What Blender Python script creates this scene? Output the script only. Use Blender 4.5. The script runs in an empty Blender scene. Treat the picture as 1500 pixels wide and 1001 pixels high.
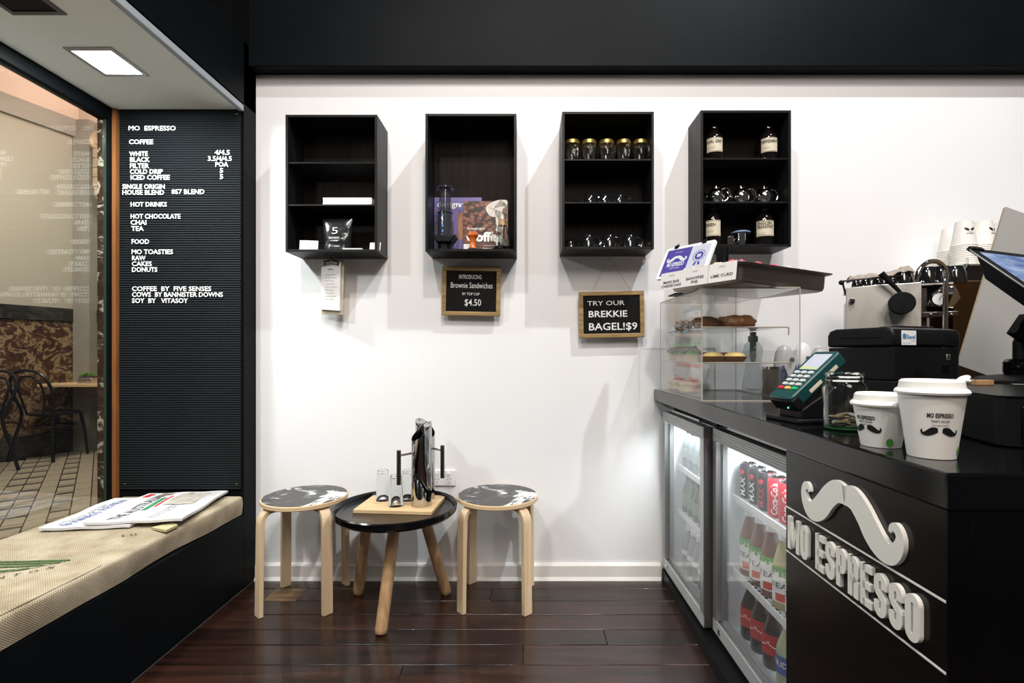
import bpy, math, random
from mathutils import Vector, Matrix, noise
PI = math.pi
sc = bpy.context.scene
COL = sc.collection
random.seed(7)

# ---------------------------------------------------------------- camera, world, lights
F = 740.0; CX = 768.0; CY = 520.0; EYE = 1.056
cam = bpy.data.cameras.new('camera'); cam_o = bpy.data.objects.new('camera', cam); COL.objects.link(cam_o)
cam.sensor_width = 36; cam.sensor_fit = 'HORIZONTAL'; cam.lens = 36*F/1500
cam.shift_x = -18/1500; cam.shift_y = 19.5/1500; cam.clip_start = 0.02
cam_o.location = (0, 0, EYE); cam_o.rotation_euler = (PI/2, 0, 0)
sc.camera = cam_o
sc.view_settings.view_transform = 'Standard'; sc.view_settings.look = 'None'
sc.view_settings.gamma = 1; sc.view_settings.use_curve_mapping = False
sc.view_settings.exposure = -0.12
sc.cycles.transparent_max_bounces = 24
w = bpy.data.worlds.new('world'); sc.world = w; w.use_nodes = True
w.node_tree.nodes['Background'].inputs[0].default_value = (1.0, 0.97, 0.95, 1)
w.node_tree.nodes['Background'].inputs[1].default_value = 0.05

def light(name, kind, loc, energy, color, size=0.1, target=None, spot=None, blend=0.3):
    l = bpy.data.lights.new(name, kind); o = bpy.data.objects.new(name, l); COL.objects.link(o)
    o.location = loc; l.energy = energy; l.color = color
    if kind == 'AREA': l.shape = 'DISK'; l.size = size
    elif kind == 'SPOT': l.shadow_soft_size = size; l.spot_size = spot; l.spot_blend = blend
    else: l.shadow_soft_size = size
    if target: o.rotation_euler = (Vector(target)-Vector(loc)).to_track_quat('-Z', 'Y').to_euler()
    return o
light('ceiling_spot', 'SPOT', (2.1, 0.2, 5.5), 650, (0.92, 0.97, 1.0), 0.05, (0.1, 2.3, 1.1), math.radians(80), 0.6)
light('ceiling_spot', 'SPOT', (0.3, -0.6, 4.6), 300, (1.0, 0.91, 0.84), 0.10, (0.2, 2.3, 0.9), math.radians(90), 0.6)
light('ceiling_spot', 'SPOT', (-0.9, -0.6, 4.2), 240, (1.0, 0.96, 0.92), 0.12, (0.5, 1.6, 0.7), math.radians(85), 0.7)
light('fill_light', 'AREA', (0.6, -1.6, 3.6), 75, (1.0, 0.87, 0.78), 1.6, (0.2, 2.2, 0.7))  # soft fill added high behind the camera, not a fitted panel
light('window_seat_downlight', 'AREA', (-1.565, 0.80, 2.155), 22, (0.93, 1.0, 0.98), 0.14, (-1.55, 0.80, 0))  # added out-of-view lamp without a fixture, brightens soffit and menu letters
light('window_seat_downlight', 'AREA', (-1.565, 1.90, 2.155), 19, (0.93, 1.0, 0.98), 0.14, (-1.55, 1.90, 0))
light('arcade_light', 'AREA', (-3.9, 4.2, 3.4), 85, (1.0, 0.9, 0.8), 1.2, (-4.3, 4.6, 0))
light('arcade_light', 'AREA', (-4.2, 5.0, 3.75), 18, (1.0, 0.74, 0.62), 0.8, (-5.2, 5.2, 4.3))
light('arcade_light', 'AREA', (-3.0, 2.6, 3.2), 55, (1.0, 0.92, 0.84), 1.0, (-3.6, 3.4, 0))

# ---------------------------------------------------------------- materials
def node_mat(name):
    m = bpy.data.materials.new(name); m.use_nodes = True
    return m, m.node_tree, m.node_tree.nodes['Principled BSDF']
def inp(b, **k):
    names = dict(col='Base Color', rough='Roughness', metal='Metallic', coat='Coat Weight', trans='Transmission Weight', ior='IOR', spec='Specular IOR Level', estr='Emission Strength', ecol='Emission Color', alpha='Alpha', coatr='Coat Roughness', sub='Subsurface Weight')
    for a, v in k.items():
        s = b.inputs[names[a]]
        s.default_value = (*v, 1) if isinstance(v, tuple) and len(v) == 3 else v
def M(name, col, rough=0.5, metal=0, noise_amt=0.0, nscale=20, bump=0.0, bscale=60, **k):
    m, nt, b = node_mat(name)
    inp(b, col=col, rough=rough, metal=metal, **k)
    tc = None
    if noise_amt or bump:
        tc = nt.nodes.new('ShaderNodeTexCoord')
    if noise_amt:
        n = nt.nodes.new('ShaderNodeTexNoise'); n.inputs['Scale'].default_value = nscale; n.inputs['Detail'].default_value = 5
        nt.links.new(tc.outputs['Object'], n.inputs['Vector'])
        r = nt.nodes.new('ShaderNodeMapRange'); r.inputs[3].default_value = 1-noise_amt; r.inputs[4].default_value = 1+noise_amt
        nt.links.new(n.outputs['Fac'], r.inputs[0])
        x = nt.nodes.new('ShaderNodeVectorMath'); x.operation = 'SCALE'; x.inputs[0].default_value = col
        nt.links.new(r.outputs[0], x.inputs['Scale']); nt.links.new(x.outputs[0], b.inputs['Base Color'])
        r2 = nt.nodes.new('ShaderNodeMapRange'); r2.inputs[3].default_value = max(0, rough-noise_amt*.25); r2.inputs[4].default_value = min(1, rough+noise_amt*.25)
        nt.links.new(n.outputs['Fac'], r2.inputs[0]); nt.links.new(r2.outputs[0], b.inputs['Roughness'])
    if bump:
        n = nt.nodes.new('ShaderNodeTexNoise'); n.inputs['Scale'].default_value = bscale; n.inputs['Detail'].default_value = 4
        nt.links.new(tc.outputs['Object'], n.inputs['Vector'])
        bp = nt.nodes.new('ShaderNodeBump'); bp.inputs['Strength'].default_value = bump; bp.inputs['Distance'].default_value = 0.002
        nt.links.new(n.outputs['Fac'], bp.inputs['Height']); nt.links.new(bp.outputs[0], b.inputs['Normal'])
    return m
def ramp(nt, src, stops):
    r = nt.nodes.new('ShaderNodeValToRGB'); cr = r.color_ramp
    while len(cr.elements) < len(stops): cr.elements.new(0.5)
    for e, (p, c) in zip(cr.elements, stops): e.position = p; e.color = (*c, 1)
    nt.links.new(src, r.inputs[0]); return r
def wood(name, c1, c2, scale=(3, 40, 40), rough=0.45, rand=0.0, bump=0.1, coat=0.0, detail_scale=1.0, spec=0.5):
    m, nt, b = node_mat(name); inp(b, rough=rough, coat=coat, spec=spec)
    tc = nt.nodes.new('ShaderNodeTexCoord'); mp = nt.nodes.new('ShaderNodeMapping'); mp.inputs['Scale'].default_value = scale
    nt.links.new(tc.outputs['Object'], mp.inputs[0])
    oi = nt.nodes.new('ShaderNodeObjectInfo')
    ad = nt.nodes.new('ShaderNodeVectorMath'); ad.operation = 'ADD'
    ml = nt.nodes.new('ShaderNodeMath'); ml.operation = 'MULTIPLY'; ml.inputs[1].default_value = 30
    nt.links.new(oi.outputs['Random'], ml.inputs[0]); nt.links.new(mp.outputs[0], ad.inputs[0]); nt.links.new(ml.outputs[0], ad.inputs[1])
    n = nt.nodes.new('ShaderNodeTexNoise'); n.inputs['Scale'].default_value = detail_scale; n.inputs['Detail'].default_value = 6; n.inputs['Distortion'].default_value = 0.6
    nt.links.new(ad.outputs[0], n.inputs['Vector'])
    r = ramp(nt, n.outputs['Fac'], [(0.3, c1), (0.7, c2)])
    out = r.outputs[0]
    if rand:
        mr = nt.nodes.new('ShaderNodeMapRange'); mr.inputs[3].default_value = 1-rand; mr.inputs[4].default_value = 1+rand
        nt.links.new(oi.outputs['Random'], mr.inputs[0])
        x = nt.nodes.new('ShaderNodeVectorMath'); x.operation = 'SCALE'
        nt.links.new(out, x.inputs[0]); nt.links.new(mr.outputs[0], x.inputs['Scale']); out = x.outputs[0]
    nt.links.new(out, b.inputs['Base Color'])
    bp = nt.nodes.new('ShaderNodeBump'); bp.inputs['Strength'].default_value = bump; bp.inputs['Distance'].default_value = 0.002
    nt.links.new(n.outputs['Fac'], bp.inputs['Height']); nt.links.new(bp.outputs[0], b.inputs['Normal'])
    return m
def pane_mat(name, tint=(0.96, 0.98, 0.97), ior=1.5, rough=0.0, haze=0.0, hazecol=(0.8, 0.85, 0.85)):
    m = bpy.data.materials.new(name); m.use_nodes = True; nt = m.node_tree; nt.nodes.clear()
    o = nt.nodes.new('ShaderNodeOutputMaterial'); t = nt.nodes.new('ShaderNodeBsdfTransparent'); t.inputs[0].default_value = (*tint, 1)
    g = nt.nodes.new('ShaderNodeBsdfGlossy'); g.inputs['Roughness'].default_value = rough
    lw = nt.nodes.new('ShaderNodeLayerWeight'); lw.inputs[0].default_value = 0.5
    pw = nt.nodes.new('ShaderNodeMath'); pw.operation = 'POWER'; pw.inputs[1].default_value = 5; nt.links.new(lw.outputs['Facing'], pw.inputs[0])
    f0 = ((ior-1)/(ior+1))**2*1.3
    f = nt.nodes.new('ShaderNodeMath'); f.operation = 'MULTIPLY_ADD'; f.inputs[1].default_value = 1-f0; f.inputs[2].default_value = f0; nt.links.new(pw.outputs[0], f.inputs[0])
    mx = nt.nodes.new('ShaderNodeMixShader'); nt.links.new(f.outputs[0], mx.inputs[0]); nt.links.new(t.outputs[0], mx.inputs[1]); nt.links.new(g.outputs[0], mx.inputs[2])
    last = mx.outputs[0]
    if haze:
        d = nt.nodes.new('ShaderNodeBsdfDiffuse'); d.inputs[0].default_value = (*hazecol, 1)
        m2 = nt.nodes.new('ShaderNodeMixShader'); m2.inputs[0].default_value = haze
        nt.links.new(last, m2.inputs[1]); nt.links.new(d.outputs[0], m2.inputs[2]); last = m2.outputs[0]
    nt.links.new(last, o.inputs[0]); return m
def emit(name, col, s):
    return M(name, (0.02, 0.02, 0.02), 0.3, estr=s, ecol=col)

white_wall = M('wall_paint_white', (0.83, 0.83, 0.84), 0.55, noise_amt=0.03, nscale=3, bump=0.15, bscale=40)
skirt_paint = M('baseboard_paint', (0.80, 0.77, 0.74), 0.5, noise_amt=0.08, nscale=14)
black_wall = M('wall_paint_black', (0.0030, 0.0043, 0.0056), 0.5, spec=0.07, noise_amt=0.3, nscale=5, bump=0.2, bscale=30)
deep_black = M('wall_paint_deep_black', (0.002, 0.0025, 0.003), 0.6, spec=0.1)
soffit_paint = M('soffit_paint', (0.86, 0.87, 0.80), 0.6, noise_amt=0.04, nscale=5)
strip_alu = M('strip_paint', (0.36, 0.39, 0.42), 0.5)
shelf_black = wood('charcoal_wood', (0.006, 0.006, 0.0065), (0.013, 0.013, 0.014), (40, 40, 2), 0.42, bump=0.3, spec=0.18)
shelf_back = wood('dark_back_panel', (0.009, 0.0065, 0.006), (0.016, 0.012, 0.010), (40, 40, 3), 0.5, spec=0.08)
board_wood = wood('floor_wood', (0.0075, 0.0036, 0.0025), (0.032, 0.012, 0.0078), (2.5, 26, 26), 0.27, rand=0.35, bump=0.22, coat=0.15)
gap_mat = M('floor_gap', (0.10, 0.075, 0.05), 0.9, noise_amt=0.5, nscale=30)
birch = wood('birch_wood', (0.60, 0.43, 0.26), (0.74, 0.57, 0.38), (30, 30, 3), 0.45)
birch_edge = wood('birch_ply_edge', (0.55, 0.36, 0.18), (0.78, 0.60, 0.38), (2, 2, 220), 0.5)
oak = wood('oak_wood', (0.33, 0.19, 0.09), (0.52, 0.33, 0.17), (60, 60, 5), 0.42)
bamboo = wood('bamboo_board', (0.56, 0.38, 0.19), (0.70, 0.50, 0.28), (4, 60, 60), 0.45)
slate_frame = wood('slate_frame_wood', (0.20, 0.12, 0.045), (0.40, 0.27, 0.11), (6, 60, 60), 0.5)
orange_wood = wood('orange_wood', (0.16, 0.055, 0.014), (0.26, 0.10, 0.03), (40, 40, 3), 0.5)
slate = M('chalkboard_slate', (0.008, 0.008, 0.008), 0.7, spec=0.1, noise_amt=0.5, nscale=9)
chalk = M('chalk_white', (0.75, 0.75, 0.74), 0.9, noise_amt=0.25, nscale=300)
letter_white = M('letter_white', (0.9, 0.9, 0.88), 0.5)
sign_white = M('sign_acrylic_white', (0.88, 0.86, 0.80), 0.25)
ink = M('ink_black', (0.02, 0.02, 0.02), 0.6)
ink_grey = M('ink_grey', (0.10, 0.10, 0.115), 0.7)
ink_blue = M('ink_blue', (0.05, 0.10, 0.35), 0.6)
ink_red = M('ink_red', (0.6, 0.03, 0.05), 0.6)
ink_green = M('ink_green', (0.04, 0.25, 0.10), 0.6)
gloss_black = M('counter_gloss_black', (0.003, 0.003, 0.0035), 0.12, spec=0.4, noise_amt=0.2, nscale=3)
panel_black = M('counter_panel_black', (0.0025, 0.0025, 0.003), 0.2, spec=0.3, noise_amt=0.2, nscale=3)
edge_black = M('counter_edge_black', (0.010, 0.010, 0.011), 0.35, spec=0.2)
plastic_black = M('plastic_black', (0.007, 0.007, 0.008), 0.42, spec=0.16, noise_amt=0.15, nscale=6)
satin_black = M('satin_black_metal', (0.006, 0.006, 0.0065), 0.28, spec=0.2)
table_black = M('table_tray_black', (0.004, 0.004, 0.005), 0.17, spec=0.3, noise_amt=0.2, nscale=4)
ceramic_black = M('ceramic_black', (0.008, 0.009, 0.010), 0.08, coat=1.0)
jug_chrome = M('jug_polished_steel', (0.46, 0.455, 0.45), 0.08, 1.0)
chrome = M('chrome', (0.82, 0.81, 0.80), 0.06, 1.0)
steel = M('brushed_steel', (0.74, 0.72, 0.67), 0.42, 1.0, noise_amt=0.08, nscale=8)
steel_dark = M('dark_steel', (0.20, 0.17, 0.15), 0.28, 1.0)
alu = M('aluminium_frame', (0.46, 0.46, 0.46), 0.38, 0.75)
alu_dark = M('dark_aluminium', (0.16, 0.15, 0.145), 0.4, 0.6)
fridge_white = M('fridge_liner_white', (0.72, 0.75, 0.77), 0.4)
gold = M('gold_lid', (0.62, 0.46, 0.14), 0.3, 0.9)
real_glass = M('clear_glass', (0.98, 1.0, 0.99), 0.02, trans=1.0, ior=1.45)
tumbler_glass = real_glass
jar_green = real_glass
amber_glass = M('dark_amber_glass', (0.006, 0.004, 0.0035), 0.05, coat=1.0)
window_glass = pane_mat('window_glass', (0.985, 0.99, 0.98), 1.7)
fridge_glass = pane_mat('fridge_glass', (0.985, 0.99, 0.99), 1.45, haze=0.015)
acrylic = pane_mat('acrylic', (0.985, 0.985, 0.98), 1.38, haze=0.007, hazecol=(0.7, 0.66, 0.6))
acrylic_edge = M('acrylic_edge', (0.50, 0.45, 0.38), 0.2)
paper = M('paper_white', (0.84, 0.83, 0.82), 0.6, noise_amt=0.03)
cup_paper = M('cup_paper', (0.82, 0.80, 0.76), 0.5)
lid_plastic = M('lid_plastic', (0.85, 0.84, 0.79), 0.35)
label_cream = M('label_cream', (0.62, 0.56, 0.42), 0.6)
white_plastic = M('white_plastic', (0.8, 0.8, 0.8), 0.3)
outlet_dark = M('outlet_slot', (0.03, 0.03, 0.03), 0.6)
teal = M('teal_plastic', (0.005, 0.052, 0.052), 0.35)
key_grey = M('key_grey', (0.55, 0.56, 0.57), 0.4)
key_red = M('key_red', (0.65, 0.02, 0.05), 0.4)
key_yellow = M('key_yellow', (0.75, 0.50, 0.12), 0.4)
key_green = M('key_green', (0.02, 0.40, 0.16), 0.4)
orange_tamp = M('orange_lacquer', (0.62, 0.13, 0.015), 0.25, coat=0.6)
pastry = M('pastry_glazed', (0.30, 0.12, 0.035), 0.35, noise_amt=0.6, nscale=30, bump=0.8, bscale=60)
pastry_light = M('pastry_powdered', (0.55, 0.40, 0.28), 0.8, noise_amt=0.6, nscale=45, bump=1.0, bscale=90)
tart_shell = M('tart_shell', (0.34, 0.17, 0.06), 0.7, noise_amt=0.4, nscale=40)
tart_cream = M('lemon_cream', (0.75, 0.60, 0.25), 0.45)
choc = M('chocolate_muffin', (0.05, 0.025, 0.018), 0.8, noise_amt=0.5, nscale=50, bump=1.0, bscale=80)
bun = M('bread_bun', (0.58, 0.42, 0.24), 0.6, noise_amt=0.25, nscale=20)
seeds = M('poppy_seeds', (0.03, 0.03, 0.035), 0.9, noise_amt=0.5, nscale=80)
icing_pink = M('pink_icing', (0.65, 0.10, 0.14), 0.4, noise_amt=0.4, nscale=60)
icing_cream = M('cream_icing', (0.80, 0.68, 0.48), 0.5, noise_amt=0.3, nscale=60)
cola = M('cola_dark', (0.012, 0.006, 0.005), 0.12, coat=0.8)
red_label = M('red_label', (0.50, 0.02, 0.02), 0.45)
can_black = M('can_black', (0.012, 0.013, 0.02), 0.3, 0.2)
can_red = M('can_red', (0.62, 0.015, 0.03), 0.3, 0.2)
tea_brown = M('iced_tea', (0.16, 0.06, 0.03), 0.15, coat=0.7)
tea_light = M('pale_tea', (0.42, 0.36, 0.16), 0.15, coat=0.7)
green_print = M('green_print', (0.10, 0.36, 0.06), 0.5)
lemonade = M('lemonade', (0.42, 0.46, 0.30), 0.15, coat=0.7)
green_drink = M('green_glass_bottle', (0.05, 0.09, 0.055), 0.15, coat=0.6)
water_clear = M('water_bottle', (0.55, 0.60, 0.62), 0.12, trans=0.6, coat=0.5)
cap_white = M('cap_white', (0.8, 0.82, 0.83), 0.4)
purple = M('purple_print', (0.10, 0.07, 0.36), 0.5)
purple_scr = emit('screen_purple', (0.10, 0.07, 0.42), 0.9)
white_scr = emit('screen_white', (0.88, 0.88, 1.0), 0.85)
pos_scr = None
card_grey = M('cardboard_grey', (0.36, 0.355, 0.335), 0.8, noise_amt=0.03, nscale=10)
card_tan = M('cardboard_tan', (0.40, 0.27, 0.13), 0.8)
milk_plastic = M('milk_plastic', (0.78, 0.79, 0.80), 0.3, noise_amt=0.1, nscale=20)
grey_plastic = M('grey_rubber', (0.12, 0.17, 0.18), 0.4)
cloth_stripe = M('striped_cloth', (0.35, 0.30, 0.26), 0.9, noise_amt=0.8, nscale=60)
lamp_on = emit('lamp_glow', (0.95, 1.0, 0.98), 9.0)
led_on = emit('fridge_led', (0.88, 0.97, 1.0), 9.0)
foam = M('foam_yellow', (0.46, 0.40, 0.22), 0.8)
coin = M('coin_metal', (0.55, 0.40, 0.24), 0.35, 0.8)
plant_green = M('plant_green', (0.08, 0.20, 0.03), 0.7, noise_amt=0.4, nscale=60)
chair_black = M('bentwood_black', (0.008, 0.009, 0.012), 0.3)
arcade_wall = M('arcade_wall_cream', (0.36, 0.34, 0.27), 0.7, noise_amt=0.05, nscale=2)
arcade_cream = M('arcade_light_cream', (0.68, 0.56, 0.46), 0.7)
arcade_grey = M('arcade_grey_band', (0.26, 0.25, 0.21), 0.6, noise_amt=0.15, nscale=6)
ornament_mat = M('ornament_tan', (0.36, 0.27, 0.17), 0.6, noise_amt=0.3, nscale=30)
tile_cream = M('tile_cream', (0.30, 0.26, 0.185), 0.45, noise_amt=0.25, nscale=14)
tile_dark = M('tile_dark', (0.035, 0.035, 0.035), 0.4, noise_amt=0.3, nscale=14)
grout = M('grout_dark', (0.03, 0.026, 0.02), 0.9)

def marble(name, stops, scale, dist=2.0):
    m, nt, b = node_mat(name); inp(b, rough=0.3)
    tc = nt.nodes.new('ShaderNodeTexCoord'); n = nt.nodes.new('ShaderNodeTexNoise')
    n.inputs['Scale'].default_value = scale; n.inputs['Detail'].default_value = 9; n.inputs['Roughness'].default_value = 0.65; n.inputs['Distortion'].default_value = dist
    nt.links.new(tc.outputs['Object'], n.inputs['Vector'])
    r = ramp(nt, n.outputs['Fac'], stops); nt.links.new(r.outputs[0], b.inputs['Base Color']); return m
marble_brown = marble('marble_brown', [(0.40, (0.040, 0.018, 0.012)), (0.50, (0.075, 0.036, 0.022)), (0.56, (0.30, 0.22, 0.12)), (0.63, (0.12, 0.07, 0.04))], 8.5, 1.6)
marble_gold = marble('marble_gold', [(0.40, (0.10, 0.055, 0.022)), (0.52, (0.24, 0.14, 0.055)), (0.60, (0.36, 0.25, 0.12))], 4, 2)
marble_dark = marble('marble_dark', [(0.45, (0.016, 0.016, 0.015)), (0.58, (0.045, 0.042, 0.038)), (0.66, (0.10, 0.08, 0.05))], 4, 2)
marble_jamb = marble('marble_jamb', [(0.45, (0.055, 0.028, 0.018)), (0.56, (0.09, 0.05, 0.03)), (0.60, (0.60, 0.56, 0.46))], 9, 3)
stool_print = marble('stool_print_bw', [(0.0, (0.012, 0.012, 0.012)), (0.49, (0.02, 0.02, 0.02)), (0.53, (0.16, 0.16, 0.16)), (0.56, (0.80, 0.80, 0.80))], 6, 0.8)

def ribbed(name, col, freq, axis=2, strength=0.8, rough=0.5, col2=None, spec=0.5):
    m, nt, b = node_mat(name); inp(b, rough=rough, col=col, spec=spec)
    tc = nt.nodes.new('ShaderNodeTexCoord'); s = nt.nodes.new('ShaderNodeSeparateXYZ'); nt.links.new(tc.outputs['Object'], s.inputs[0])
    a = nt.nodes.new('ShaderNodeMath'); a.operation = 'MULTIPLY'; a.inputs[1].default_value = freq*2*PI; nt.links.new(s.outputs[axis], a.inputs[0])
    c = nt.nodes.new('ShaderNodeMath'); c.operation = 'SINE'; nt.links.new(a.outputs[0], c.inputs[0])
    bp = nt.nodes.new('ShaderNodeBump'); bp.inputs['Strength'].default_value = strength; bp.inputs['Distance'].default_value = 0.002
    nt.links.new(c.outputs[0], bp.inputs['Height']); nt.links.new(bp.outputs[0], b.inputs['Normal'])
    if col2:
        mr = nt.nodes.new('ShaderNodeMapRange'); mr.inputs[1].default_value = -1; nt.links.new(c.outputs[0], mr.inputs[0])
        r = ramp(nt, mr.outputs[0], [(0.3, col), (0.7, col2)]); nt.links.new(r.outputs[0], b.inputs['Base Color'])
    return m
felt = ribbed('felt_board_black', (0.003, 0.004, 0.005), 95, 2, 1.0, 0.7, (0.011, 0.014, 0.017), spec=0.12)
alu_rib = ribbed('aluminium_ribbed', (0.46, 0.46, 0.46), 130, 2, 0.8, 0.4, (0.62, 0.62, 0.62))
def burlap_mat():
    m, nt, b = node_mat('burlap'); inp(b, rough=0.9)
    tc = nt.nodes.new('ShaderNodeTexCoord')
    n = nt.nodes.new('ShaderNodeTexNoise'); n.inputs['Scale'].default_value = 9; n.inputs['Detail'].default_value = 6
    nt.links.new(tc.outputs['Object'], n.inputs['Vector'])
    s = nt.nodes.new('ShaderNodeSeparateXYZ'); nt.links.new(tc.outputs['Object'], s.inputs[0])
    def sine(sock, f):
        a = nt.nodes.new('ShaderNodeMath'); a.operation = 'MULTIPLY'; a.inputs[1].default_value = f*2*PI; nt.links.new(sock, a.inputs[0])
        c = nt.nodes.new('ShaderNodeMath'); c.operation = 'SINE'; nt.links.new(a.outputs[0], c.inputs[0]); return c.outputs[0]
    zx = nt.nodes.new('ShaderNodeMath'); nt.links.new(s.outputs[0], zx.inputs[0]); nt.links.new(s.outputs[2], zx.inputs[1])
    p1 = sine(s.outputs[1], 150); p2 = sine(zx.outputs[0], 150)
    mx = nt.nodes.new('ShaderNodeMath'); mx.operation = 'MULTIPLY'; nt.links.new(p1, mx.inputs[0]); nt.links.new(p2, mx.inputs[1])
    ad = nt.nodes.new('ShaderNodeMath'); ad.operation = 'MULTIPLY_ADD'; ad.inputs[1].default_value = 0.18; nt.links.new(mx.outputs[0], ad.inputs[0]); nt.links.new(n.outputs['Fac'], ad.inputs[2])
    r = ramp(nt, ad.outputs[0], [(0.2, (0.20, 0.145, 0.085)), (0.5, (0.38, 0.31, 0.21)), (0.8, (0.52, 0.45, 0.33))])
    nt.links.new(r.outputs[0], b.inputs['Base Color'])
    bp = nt.nodes.new('ShaderNodeBump'); bp.inputs['Strength'].default_value = 0.6; bp.inputs['Distance'].default_value = 0.002
    nt.links.new(mx.outputs[0], bp.inputs['Height']); nt.links.new(bp.outputs[0], b.inputs['Normal']); return m
burlap = burlap_mat()
def beans_mat():
    m, nt, b = node_mat('coffee_bean_print'); inp(b, rough=0.3)
    tc = nt.nodes.new('ShaderNodeTexCoord'); mp = nt.nodes.new('ShaderNodeMapping'); mp.inputs['Scale'].default_value = (48, 48, 60)
    nt.links.new(tc.outputs['Object'], mp.inputs[0])
    v = nt.nodes.new('ShaderNodeTexVoronoi'); v.inputs['Scale'].default_value = 1; nt.links.new(mp.outputs[0], v.inputs['Vector'])
    r = ramp(nt, v.outputs['Distance'], [(0.0, (0.03, 0.012, 0.008)), (0.10, (0.06, 0.025, 0.015)), (0.16, (0.32, 0.14, 0.085)), (0.45, (0.17, 0.065, 0.04)), (0.7, (0.02, 0.008, 0.006))])
    nt.links.new(r.outputs[0], b.inputs['Base Color']); return m
beans = beans_mat()
def screen_pos():
    m, nt, b = node_mat('screen_blue'); inp(b, col=(0.02, 0.02, 0.02), rough=0.1)
    tc = nt.nodes.new('ShaderNodeTexCoord'); n = nt.nodes.new('ShaderNodeTexNoise'); n.inputs['Scale'].default_value = 22; n.inputs['Detail'].default_value = 6
    mp = nt.nodes.new('ShaderNodeMapping'); mp.inputs['Scale'].default_value = (0.5, 1.6, 1); nt.links.new(tc.outputs['Object'], mp.inputs[0]); nt.links.new(mp.outputs[0], n.inputs['Vector'])
    r = ramp(nt, n.outputs['Fac'], [(0.35, (0.12, 0.22, 0.50)), (0.6, (0.42, 0.55, 0.85)), (0.75, (0.7, 0.8, 0.95))])
    nt.links.new(r.outputs[0], b.inputs['Emission Color']); inp(b, estr=0.8); return m
pos_scr = screen_pos()

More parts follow.
